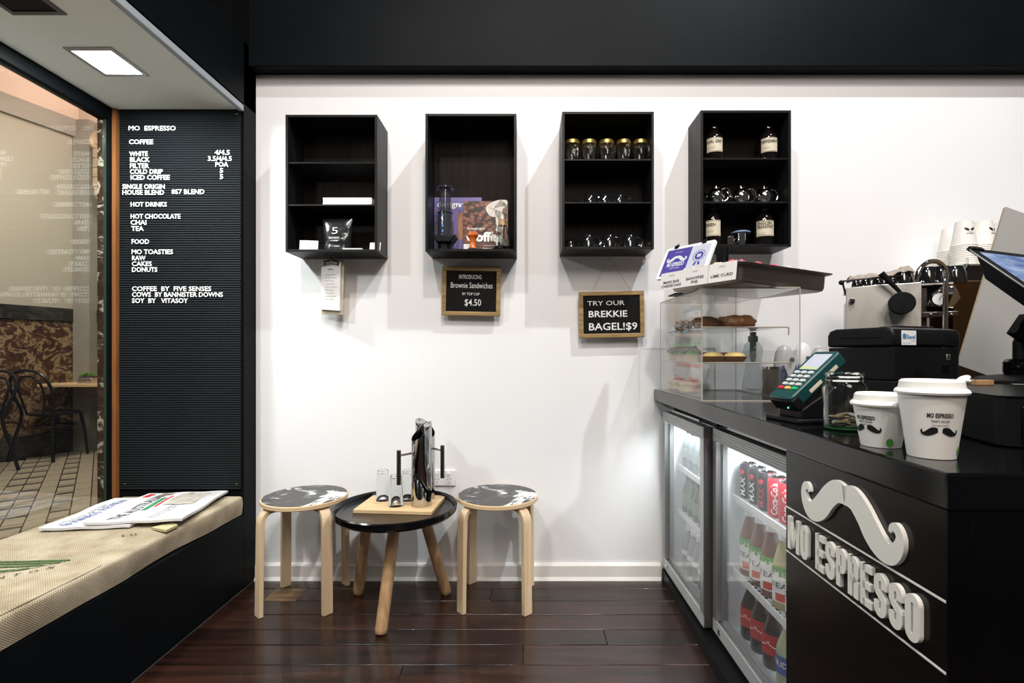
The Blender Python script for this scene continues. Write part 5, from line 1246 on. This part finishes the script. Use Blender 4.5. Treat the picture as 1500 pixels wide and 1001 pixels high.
# straw cup
sc_ = thing('straw_holder', 'black cup full of black straws behind the tray', 'straw holder', (sx(1056, 2.20), 2.20, 1.2905))
obj('cup', G().lathe([(0, 0), (.030, 0), (.034, .15), (.031, .15), (.028, .004), (0, .004)], 24), plastic_black, sc_)
for i in range(16):
    a = i*2.4; r_ = .006+.018*((i*.37) % 1)
    obj('straw', G().tube([(r_*math.cos(a)*.7, r_*math.sin(a)*.7, .006), (r_*math.cos(a)*1.5, r_*math.sin(a)*1.5, .232+.010*math.sin(i*5))], .0032, 6), plastic_black, sc_)

# ================================================================ THINGS BEHIND THE CASE
ca_ = thing('glass_bottle', 'curvy clear glass carafe with a grey infuser stopper behind the display case', 'carafe', (sx(1103, 2.16), 2.16, CT))
obj('body', G().lathe([(0, .002), (.042, .002), (.045, .02), (.038, .07), (.030, .11), (.036, .15), (.040, .18), (.034, .205), (.024, .215), (.022, .215), (.032, .203), (.038, .18), (.034, .15), (.028, .11), (.036, .07), (.043, .02), (0, .006)], 30), pane_mat('carafe_glass', (0.94, 0.96, 0.96), 1.5, haze=.03, hazecol=(.5, .56, .58)), ca_)
obj('stopper', G().lathe([(0, .12), (.006, .13), (.013, .15), (.013, .215), (.020, .216), (.020, .240), (.013, .242), (.013, .258), (0, .260)], 20), grey_plastic, ca_)
fp = thing('glass_canister', 'dark glass canister with a handle behind the display case', 'canister', (sx(1130, 2.12), 2.12, CT))
obj('body', G().lathe([(0, 0), (.038, 0), (.034, .04), (.036, .10), (.034, .105), (0, .104)], 26), M('smoky_canister', (0.10, 0.085, 0.075), 0.12, coat=1), fp)
obj('rim', G().lathe([(.037, .100), (.038, .112), (.034, .112)], 26), chrome, fp)
obj('handle', G().tube(spline([(.035, 0, .095), (.055, 0, .095), (.060, 0, .07), (.036, 0, .04)]), .004, 8), plastic_black, fp)
def milk(label, u, Y, h, r, rz, tilt=0):
    t = thing('milk_pouch', label, 'milk bag', (sx(u, Y), Y, CT), rz, 'white and blue milk packs')
    g = G(); n = 24; prof = [(0, 0), (.8, 0), (1, .05), (1.02, .3), (.95, .6), (.82, .82), (.55, .95), (.2, 1.0), (0, 1.0)]
    g.lathe([(a*r, b*h) for a, b in prof], n)
    g.v = [(x*(1+.15*noise.noise(Vector((x*20, z*14, 1)))), y*.8*(1+.2*noise.noise(Vector((y*20, z*12, 3)))), z) for x, y, z in g.v]
    obj('pouch', g, milk_plastic, t, ang=80)
    gg = G(); vs = []; fs = []; N = 12
    for i in range(N+1):
        a = -PI/2-1.0+2.0*i/N
        for k, zz in enumerate((.18, .42+.16*math.sin(i*.9))):
            rr_ = r*1.04; vs.append((rr_*math.cos(a)*1.06, rr_*math.sin(a)*.90-.002, zz*h))
    for i in range(N): fs.append((2*i, 2*i+2, 2*i+3, 2*i+1))
    gg.add(vs, fs); obj('printed_band', gg, M('milk_blue', (0.05, 0.08, 0.28), 0.4, noise_amt=0.6, nscale=50), t)
    obj('printed_mark', G().at((0, -r*.93, h*.68), rx=PI/2).cyl(r*.22, 0, .004, 16).at(), ink_grey, t)
milk('white and blue milk pack seen through the right end of the display case', 1149, 2.18, .205, .048, .2)
milk('white and blue milk pack between the case and the receipt printer', 1176, 2.24, .215, .044, 0)
milk('white and blue milk pack right beside the receipt printer', 1204, 2.12, .20, .052, -.1)

# ================================================================ PAYMENT TERMINAL
PT = thing('card_terminal', 'dark teal card payment terminal with keypad on a sloping stand', 'card terminal', (.668, 1.235, CT), math.radians(-80))
def slopebox(g, w0, w1, y0, y1, z0a, z1a, z0b, z1b):
    """box between y0 (heights z0a..z1a) and y1 (z0b..z1b), half widths w0 w1"""
    g.add([(-w0, y0, z0a), (w0, y0, z0a), (w1, y1, z0b), (-w1, y1, z0b), (-w0, y0, z1a), (w0, y0, z1a), (w1, y1, z1b), (-w1, y1, z1b)], [(0, 3, 2, 1), (4, 5, 6, 7), (0, 1, 5, 4), (1, 2, 6, 5), (2, 3, 7, 6), (3, 0, 4, 7)]); return g
obj('stand_base', slopebox(G(), .060, .050, -.045, .12, 0, .010, 0, .010), plastic_black, PT, bevel=.003)
obj('stand_wedge', slopebox(G(), .040, .036, -.02, .11, .009, .030, .009, .105), plastic_black, PT, bevel=.003)
sl = math.radians(40)
hd = obj('terminal_body', G().prism(rrect(.082, .175, .010, 4, -.041, 0), 0, .034, 'z'), teal, PT, bevel=.004); hd.location = (0, -.03, .032); hd.rotation_euler = (sl, 0, 0)
obj('lower_trim', G().box(-.0415, .0415, -.002, .022, -.006, .026), plastic_black, hd, bevel=.003)
obj('display', G().box(-.029, .029, .105, .162, .034, .0348), emit('terminal_screen', (0.80, 0.82, 0.95), .9), hd)
obj('display_bar', G().box(-.029, .029, .106, .112, .0348, .0351), M('lime_bar', (0.5, 0.6, 0.2), 0.5), hd)
for r_ in range(5):
    for c_ in range(3):
        m = key_grey if r_ else (key_red, key_yellow, key_green)[c_]
        k_ = obj('key', G().prism(rrect(.017, .0085, .003, 3, -.0085, -.00425), 0, .003, 'z'), m, hd); k_.location = ((c_-1)*.023, .034+r_*.0145, .034)
for r_ in range(2): obj('side_slot', G().box(.0405, .0425, .05+r_*.055, .09+r_*.055, .008, .016), label_cream, hd)
obj('indicator', G().at((.012, -.0025, .004), rx=PI/2).cyl(.002, 0, .001, 8).at(), emit('led_green', (0.1, 1, 0.3), 4), hd)
cable = obj('cable', G().tube(spline([(.72, 1.13, .905), (.75, 1.12, .912), (.80, 1.15, .903), (.86, 1.20, .903)]), .003, 8), M('cable_tan', (0.20, 0.14, 0.10), 0.5), label='thin cable curling from the card terminal behind the glass jar', cat='cable')

# jar with coins
jx, jy = sx(1237, 1.09), 1.09
jt = thing('tip_jar', 'clear screw-top glass jar holding a few coins beside the small cup', 'jar', (jx, jy, CT))
obj('jar', G().lathe([(0, 0), (.036, 0), (.041, .006), (.042, .09), (.036, .102), (.034, .104), (.037, .108), (.034, .112), (.037, .116), (.035, .124), (.033, .124), (.033, .104), (.039, .09), (.038, .010), (0, .008)], 40), jar_green, jt)
obj('jar_base', G().lathe([(.0365, .0005), (.0405, .004), (.041, .007), (.038, .008), (0, .007)], 40), M('green_glass_base', (0.02, 0.10, 0.04), 0.1, coat=1), jt)
rr = random.Random(11)
coins = []
for i in range(11):
    a = rr.random()*6.28; r_ = rr.random()*.020
    o = obj('coin', G().lathe([(0, -.0009), (.0125, -.0009), (.0125, .0009), (0, .0009)], 20), coin if i % 3 else steel, loc=(jx+r_*math.cos(a), jy+r_*math.sin(a), CT+.014+i*.0019), label='coin lying in the glass tip jar', cat='coin', group='coins in the tip jar')
    o.rotation_euler = (rr.uniform(-.3, .3), rr.uniform(-.3, .3), 0)

# cups
def paper_cup(label, u, Y, rb, rt, h, rz, full=True):
    x, y = sx(u, Y), Y
    t = thing('paper_cup', label, 'paper cup', (x, y, CT), rz, 'takeaway cups on the counter')
    obj('cup', G().lathe([(0, .003), (rb-.002, .003), (rb-.001, 0), (rb, .001), (rt, h)], 48), cup_paper, t)
    obj('lid', G().lathe([(rt+.0005, h-.006), (rt+.003, h-.006), (rt+.004, h-.003), (rt+.002, h+.001), (rt-.001, h+.003), (rt-.002, h+.006), (rt-.003, h+.013), (rt-.006, h+.016), (rt-.009, h+.012), (0, h+.012)], 48), lid_plastic, t, ang=30)
    g = G(); R = lambda b: rb+(rt-rb)*b/h+.0006; a0 = -PI/2
    mf = lambda a, b, d: (R(b)*math.cos(a0+a/R(b)), R(b)*math.sin(a0+a/R(b)), b)
    text(g, 'MO ESPRESSO', -.017, .017, h*.62, .0065, mf, bold=.03); text(g, 'TRINITY ARCADE', -.012, .012, h*.55, .0035, mf, bold=.01); text(g, '( just what it needs )', -.011, .011, h*.495, .003, mf)
    obj('lettering', g, ink, t)
    g = G()
    for sg in (1, -1):   # two drooping halves
        pts = spline([(sg*.003, .004, .003), (sg*.009, .003, .0052), (sg*.016, -.001, .0042), (sg*.022, -.002, .002), (sg*.0245, .002, .0012), (sg*.0235, .0045, .0008)], 5)
        gg = G(); gg.ribbon([(p_.x*.95, h*.40+p_.y) for p_ in pts], [p_.z for p_ in pts], 0, .0003); g.add([mf(v[0], v[2], 0) for v in gg.v], gg.f)
    obj('moustache_print', g, ink, t)
    a1 = -PI/2+1.05
    obj('leaf_mark', G().add([(R(h*.14+b)*math.cos(a1+a/R(.02)), R(h*.14+b)*math.sin(a1+a/R(.02)), h*.14+b) for a, b in [(.006*math.cos(q), .007*math.sin(q)) for q in [2*PI*i/14 for i in range(14)]]], [tuple(range(14))]), green_print, t, label='green leaf mark')
    return t
paper_cup('large white lidded paper cup with moustache print nearest the counter corner', 1364, .80, .031, .0445, .106, math.radians(-22))
paper_cup('small white lidded paper cup with moustache print beside the tip jar', 1290, .893, .030, .0425, .078, math.radians(-72))

# ================================================================ TILL: drawer, printer, tablet, board
dd = Vector((.306, .952)).normalized(); angD = math.atan2(dd.y, dd.x)-PI/2
dw = thing('cash_drawer', 'low black cash drawer box under the till at the right edge', 'cash drawer', (.824, .876, CT), angD)
obj('drawer_body', G().prism(rrect(.62, .42, .02, 4), 0.002, .088, 'z'), plastic_black, dw, bevel=.002, smooth=False)
obj('drawer_front', G().box(.03, .59, -.003, .0, .012, .072), gloss_black, dw, bevel=.001)
obj('lid', G().prism(rrect(.624, .424, .02, 4, -.002, -.002), .088, .090, 'z'), satin_black, dw)
rs = obj('printer_riser', G().box(-.02, .33, -.015, .22, 0, .090), plastic_black, loc=(.994, 1.36, CT), rz=math.radians(21), bevel=.002, label='low black riser box under the receipt printer', cat='riser')
PRt = thing('receipt_printer', 'black receipt printer with a white Revel sticker', 'printer', (.994, 1.36, CT+.0905), 0, None, (0, 0, math.radians(21)))
hP = .147
obj('lower_housing', G().prism(rrect(.29, .195, .012, 5), 0.002, hP*.62, 'z'), plastic_black, PRt, bevel=.001, ang=25)
obj('upper_cover', G().prism([(-0.001, hP*.63), (.196, hP*.63), (.196, hP*.86), (.188, hP*.96), (.170, hP), (.025, hP), (.006, hP*.96), (-.001, hP*.86)], 0, .29, 'x'), plastic_black, PRt, bevel=.008, ang=35, seg=3)
obj('paper_exit', G().box(.09, .24, .04, .10, hP, hP+.006), satin_black, PRt, bevel=.002)
obj('panel_seam', G().box(-.0012, .0002, .03, .15, hP*.80, hP*.815), deep_black, PRt)
s_ = obj('sticker', G().box(.030, .090, -.0022, -.0008, hP*.66, hP*.93), paper, PRt, bevel=.0005)
g = G(); text(g, 'Revel', .050, .085, hP*.78, .011, lambda a, b, d: (a, -.0028, b), bold=.02); g.box(.034, .047, -.0028, -.0022, hP*.78, hP*.87); text(g, 'systems', .068, .083, hP*.73, .004, lambda a, b, d: (a, -.0028, b)); text(g, 'support line number', .034, .066, hP*.69, .003, lambda a, b, d: (a, -.0028, b))
obj('lettering', g, M('revel_blue', (0.05, 0.22, 0.50), 0.4), s_)
obj('port', G().box(.225, .243, -.0008, .001, .055, .072), steel, PRt, bevel=.001)
obj('power_socket', G().box(.205, .238, -.0008, .001, .018, .040), deep_black, PRt)
obj('port_dark', G().box(.229, .239, -.0014, .001, .059, .068), outlet_dark, PRt)

# POS tablet
q0 = Vector((sx(1419, 1.30), 1.30, sz(363, 1.30))); e1 = Vector((0.0, -.18, -.165)); e2 = Vector((.2, .065, -.004))
Ux = e2.normalized(); Vv = -(e1-Ux*e1.dot(Ux)).normalized(); Nw = Ux.cross(Vv); Hh = .25; Ww = .32
org = q0-Vv*Hh
pos_ = thing('till_tablet', 'tilted black till tablet with a blue screen at the right edge', 'till screen'); pos_.matrix_world = Matrix(((Ux.x, Vv.x, Nw.x, org.x), (Ux.y, Vv.y, Nw.y, org.y), (Ux.z, Vv.z, Nw.z, org.z), (0, 0, 0, 1)))
obj('bezel', G().prism(rrect(Ww, Hh, .012), -.006, 0, 'z'), plastic_black, pos_)
obj('bezel_edge', G().prism(rrect(Ww+.003, Hh+.003, .013, 5, -.0015, -.0015), -.004, -.001, 'z'), alu, pos_, label='bright metal edge band')
obj('screen', G().box(.020, Ww-.02, .018, Hh-.018, 0, .0006), pos_scr, pos_)
obj('rear_housing', G().add([(.0, .03, -.006), (Ww-.02, .03, -.006), (Ww-.02, Hh-.03, -.006), (.0, Hh-.03, -.006), (.03, .06, -.045), (Ww-.05, .06, -.045), (Ww-.05, Hh-.07, -.045), (.03, Hh-.07, -.045)], [(3, 2, 1, 0), (4, 5, 6, 7), (0, 1, 5, 4), (1, 2, 6, 5), (2, 3, 7, 6), (3, 0, 4, 7)]), plastic_black, pos_, bevel=.003)
obj('clip', G().box(.002, .05, Hh-.008, Hh+.004, -.008, .004), plastic_black, pos_, bevel=.002)
cT = org+Ux*Ww*.45+Vv*Hh*.42-Nw*.045
ps = thing('till_stand', 'black pedestal stand carrying the till tablet on the cash drawer', 'stand', (1.285, 1.30, CT+.0902))
obj('base', G().lathe([(.105, 0), (.105, .006), (.085, .014), (.045, .020), (0, .020)], 36), plastic_black, ps)
rel = cT-Vector((1.285, 1.30, CT+.0902))
obj('swivel', G().lathe([(.036, .018), (.040, .026), (.040, .052), (.033, .060), (0, .060)], 28), gloss_black, ps)
obj('arm', G().tube([(0, 0, .058), (0, 0, .10), (rel.x*.4, rel.y*.4, .14), tuple(rel)], [.022, .022, .020, .018], 12), plastic_black, ps)
obj('hinge', G().at((-.0, -.02, .125), ry=.6).box(-.045, .045, -.012, .012, -.03, .03).at(), satin_black, ps, bevel=.002)
# cardboard sheet
cbq = thing('cardboard_sheet', 'large tilted grey cardboard sheet standing behind the till tablet', 'cardboard', (sx(1404, 1.62), 1.62, sz(535, 1.62)), 0, None, (-.06, math.radians(19.5), 0))
obj('grey_face', G().box(0, .38, 0, .005, 0, .55), card_grey, cbq)
obj('tan_back', G().box(.001, .379, .005, .010, .001, .549), card_tan, cbq)
# bits on the drawer
sp = thing('plastic_spoon', 'white plastic spoon lying behind the large paper cup', 'spoon', (sx(1400, 1.05), 1.06, CT+.092), math.radians(25))
obj('handle', G().tube([(-.05, 0, 0.002), (0, 0, .006), (.03, 0, .012)], [.002, .003, .003], 8), white_plastic, sp)
obj('bowl', G().at((.046, 0, .018), ry=-.4).blob((0, 0, 0), (.018, .011, .003), 14, 8).at(), white_plastic, sp)
obj('wooden_block', G().box(-.02, .02, -.008, .008, 0, .012), oak, loc=(sx(1428, 1.2), 1.18, CT+.0903), bevel=.001, label='small wooden block on the cash drawer beside the spoon', cat='block')
for i in range(3): o = obj('paper_slip', G().box(-.03, .03, -.012, .012, 0, .003), paper, loc=(sx(1412, 1.25)-.006*i, 1.23, CT+.0905+i*.0032), rz=.5+i*.15, label='white paper slip beside the receipt printer, %s of the pile' % ['bottom', 'middle', 'top'][i], cat='paper', group='paper slips by the printer')

# ================================================================ ESPRESSO MACHINE
EA = (1.273, 2.0); angE = math.radians(-30); cE, sE = math.cos(angE), math.sin(angE)
def elx(u, dy=0.0):      # local x on the machine's side plane (offset dy) where pixel column u meets it
    r = (u-CX)/F; ox, oy = EA[0]-dy*sE, EA[1]+dy*cE
    return (r*oy-ox)/(cE-r*sE)
def elz(u, v, dy=0.0):
    x = elx(u, dy); Y = EA[1]+dy*cE+x*sE
    return sz(v, Y)-CT
em = thing('espresso_machine', 'stainless steel espresso machine behind the receipt printer', 'espresso machine', (EA[0], EA[1], CT), angE)
xr = elx(1350)
obj('side_panel', G().prism([(0, .02), (xr, .02), (xr, elz(1350, 413)), (xr-.03, elz(1345, 414)), (.10, elz(1290, 417)), (0, elz(1239, 422))], 0, .010, 'y'), steel, em, bevel=.002)
zt_ = elz(1350, 413)
obj('body', G().box(.004, xr-.004, .012, .27, .03, zt_-.05), steel_dark, em, bevel=.004)
x2 = elx(1404)
obj('front_plate', G().box(xr-.004, xr+.02, .03, .26, .03, zt_-.02), steel_dark, em)
obj('top_plate', G().box(0, x2-.012, .012, .115, zt_-.012, zt_-.006).box(0, xr, .115, .27, zt_-.012, zt_-.006), steel, em)
for a, b in ((.04, .05), (xr-.04, .05), (.04, .23), (xr-.04, .23)): obj('foot', G().cyl(.018, 0, .03, 16, (a, b)), plastic_black, em)
obj('group_head', G().box(xr, x2-.01, .05, .11, zt_-.12, zt_-.014), satin_black, em, bevel=.004)
obj('group_cowl', G().prism([(elx(1358), elz(1358, 448)), (elx(1366), elz(1366, 430)), (elx(1378), elz(1378, 421)), (elx(1400), elz(1400, 418)), (elx(1408), elz(1408, 436)), (elx(1398), elz(1398, 452)), (elx(1380), elz(1380, 450))], .0, .05, 'y'), chrome, em, bevel=.006)
gx, gz = elx(1377, -.02), elz(1377, 438, -.02)
ga = obj('gauge', G().at((gx, 0, gz), rx=PI/2).cyl(.026, 0, .012, 28).at(), chrome, em)
obj('dial', G().at((gx, -.012, gz), rx=PI/2).cyl(.021, 0, .001, 28).at(), paper, ga)
obj('needle', G().at((gx, -.0135, gz), ry=.5).box(-.001, .001, -.0005, .0005, -.004, .016).at(), ink, ga)
obj('drip_rail', G().box(xr, x2, -.005, .03, elz(1370, 465), elz(1370, 457)), steel_dark, em, bevel=.002)
for u in (1363, 1393): obj('screw', G().blob((elx(u), -.008, elz(u, 461)), (.006, .005, .006), 10, 6), chrome, em)
kx, kz = elx(1320, -.04), elz(1320, 445, -.04)
obj('steam_knob', G().at((kx, 0, kz), rx=PI/2).lathe([(.026, 0), (.030, .02), (.038, .022), (.041, .035), (.041, .070), (.038, .075), (0, .075)], 32).at(), plastic_black, em)
obj('lever', G().tube([(elx(1322, -.03), -.03, elz(1322, 432, -.03)), (elx(1306, -.03), -.035, elz(1306, 416, -.03)), (elx(1290, -.03), -.04, elz(1290, 401, -.03))], [.006, .009, .012], 12), plastic_black, em)
obj('side_bolt', G().at((elx(1248), 0, elz(1248, 441)), rx=PI/2).lathe([(.010, 0), (.010, .010), (.005, .012), (.005, .03), (0, .03)], 14).at(), chrome, em)
g = G().tube(spline([(sx(1384, 1.80), 1.80, 0.001), (sx(1385, 1.80), 1.80, sz(430, 1.80)-CT), (sx(1386, 1.80), 1.80, sz(400, 1.80)-CT), (sx(1376, 1.80), 1.80, sz(385, 1.80)-CT), (sx(1360, 1.80), 1.80, sz(384, 1.80)-CT), (sx(1347, 1.80), 1.80, sz(395, 1.80)-CT), (sx(1342, 1.80), 1.80, sz(411, 1.80)-CT)], 6), .0085, 12)
wt = obj('water_tap', g, chrome, loc=(0, 0, CT), label='curved chrome water tap arching in front of the espresso machine', cat='tap')
rl = zt_-.006
def EP(x, y, z): return (EA[0]+cE*x-sE*y, EA[1]+sE*x+cE*y, CT+z)
obj('cup_rail', G().tube([(-.015, .0, elz(1239, 412)), (.06, .0, elz(1262, 409)), (elx(1300), .0, elz(1300, 405)), (elx(1330), .03, elz(1330, 404)), (elx(1330), .03, rl)], .0035, 8).tube([(-.012, .0, elz(1239, 412)), (.0, .01, rl-.03)], .0035, 8), satin_black, em)
obj('rail_end', G().at((-.015, .0, elz(1236, 414))).blob((0, 0, 0), (.010, .010, .010), 12, 8).at(), plastic_black, em)
# folded cloth lying over the cups
g = G(); vs = []; fs = []; NA, NB_ = 22, 6
cpath = [(elx(1243, .06), elz(1243, 407, .06)), (elx(1262, .06), elz(1262, 404, .06)), (elx(1290, .06), elz(1290, 402, .06)), (elx(1312, .06), elz(1312, 397, .06)), (elx(1324, .06), elz(1324, 392, .06)), (elx(1340, .06), elz(1340, 398, .06))]
cpp = spline([(a, b, 0) for a, b in cpath], 5); NA = len(cpp)-1
for i, p_ in enumerate(cpp):
    for j in range(NB_+1):
        y = .02+.14*j/NB_; vs.append((p_.x+.006*math.sin(j*2), y, p_.y+.006*math.sin(i*.9+j*1.7)+(-.012 if j == 0 else 0)))
o_ = len(vs); vs += [(a, b, c-.006) for a, b, c in vs]
for i in range(NA):
    for j in range(NB_):
        a = i*(NB_+1)+j; b = a+NB_+1; fs.append((a, b, b+1, a+1)); fs.append((o_+a, o_+a+1, o_+b+1, o_+b))
W_ = NB_+1; ring = [i*W_ for i in range(NA+1)]+[NA*W_+j for j in range(1, W_)]+[i*W_+NB_ for i in range(NA-1, -1, -1)]+[j for j in range(NB_-1, 0, -1)]
for k in range(len(ring)): a, b = ring[k], ring[(k+1) % len(ring)]; fs.append((a, o_+a, o_+b, b))
g.add(vs, fs); tt = obj('tea_towel', g, cloth_stripe, ang=80, label='rumpled striped cloth draped over cups on the espresso machine', cat='cloth', loc=(EA[0], EA[1], CT), rz=angE)
cpC = cup_proto(.026, .040, .068)
cl_u = [(1254, .03, .42), (1268, .03, .48), (1286, .03, .52), (1306, .05, .62), (1322, .05, .85), (1358, .05, .95), (1379, .05, .95), (1398, .07, .95)]
for i, (u, dy, s__) in enumerate(cl_u):
    loc_ = EP(elx(u, dy), dy, rl if i > 2 else rl); lab = 'upturned black cup on the espresso machine, %s from the left' % (tname+['eighth'])[i]
    if i == 0: cpC.location = loc_; cpC.scale = (s__,)*3; cpC['label'] = lab; cpC['group'] = 'black cups on the espresso machine'
    else: dup(cpC, loc_, .4 if i < 5 else .2, lab, 'black cups on the espresso machine', s__)
# steel units right of it
gr = thing('coffee_grinder', 'brown-tinted steel coffee grinder between espresso machine and cardboard', 'grinder', (sx(1407, 1.9), 1.93, CT))
obj('casing', G().box(0, .30, 0, .12, 0, .445), M('bronze_steel', (0.30, 0.17, 0.09), 0.3, 1.0), gr, bevel=.004)
obj('drum', G().lathe([(.040, .445), (.040, .475), (.036, .478), (0, .478)], 30, (.05, .06)), steel, gr)
obj('hopper', G().lathe([(.034, .478), (.046, .51), (.046, .535), (.043, .535), (.043, .51), (.031, .479)], 30, (.05, .06)), real_glass, gr)
zsh = 1.425-CT
sh_ = thing('steel_cabinet', 'steel cabinet carrying the towers of paper cups', 'cabinet', (1.80, 2.06, CT))
obj('casing', G().box(0, .9, 0, .31, .0, zsh-.006), steel_dark, sh_, bevel=.003)
obj('top_plate', G().box(-.01, .9, -.01, .315, zsh-.006, zsh), steel, sh_)
# paper cup stacks
zt2 = 1.425
kc = thing('cup_tower', '', 'paper cups', (0, 0, 0), 0)
nst = 13; rb, rt, h = .031, .045, .105
for i in range(nst):
    z = i*.0078
    obj('nested_cup', G().lathe([(rt, z), (rt+.002, z+.001), (rt+.002, z+.0035), (rt, z+.005), (rt-.0008, z+.0078)], 28), cup_paper, kc)
zt3 = (nst-1)*.0078
obj('top_cup', G().lathe([(rt, zt3+.004), (rb, zt3+h), (rb-.003, zt3+h), (rb-.004, zt3+h-.004), (0, zt3+h-.004)], 36), cup_paper, kc)
g = G(); a0 = -PI/2-.15
mf = lambda a, b, d: ((rt-(rt-rb)*(b-zt3)/h+.0007)*math.cos(a0+a/.038), (rt-(rt-rb)*(b-zt3)/h+.0007)*math.sin(a0+a/.038), b)
for sg in (1, -1):
    pts = spline([(sg*.003, .062, .002), (sg*.009, .066, .0052), (sg*.015, .070, .004), (sg*.020, .074, .0015)], 5); gg = G(); gg.ribbon([(p_.x, zt3+p_.y) for p_ in pts], [p_.z for p_ in pts], 0, .0003); g.add([mf(v[0], v[2], 0) for v in gg.v], gg.f)
text(g, 'MO ESPRESSO', -.013, .013, zt3+.046, .005, mf, bold=.02); text(g, 'TRINITY ARCADE', -.010, .010, zt3+.054, .003, mf)
obj('moustache_print', g, ink, kc)
cs = [(1392, 2.28, 0, 1.2), (1412, 2.16, .0, 0), (1440, 2.16, .0, .5), (1470, 2.17, .0, .15), (1424, 2.28, .0, 2.5), (1496, 2.25, .0, 1.0)]
lb = ['leftmost', 'second from the left, with moustache print facing out,', 'third from the left', 'fourth from the left, print half turned,', 'rear middle', 'rightmost, partly behind the cardboard,']
for i, (u, Y, dz, r_) in enumerate(cs):
    lab = 'tower of upturned white paper cups, %s above the coffee machine' % lb[i].rstrip(',')
    lab = lab.replace(', above', ' above')
    if i == 0: kc.location = (sx(u, Y), Y, zt2); kc.rotation_euler = (0, 0, r_); kc['label'] = lab; kc['group'] = 'towers of paper cups'
    else: dup(kc, (sx(u, Y), Y, zt2), r_, lab, 'towers of paper cups')
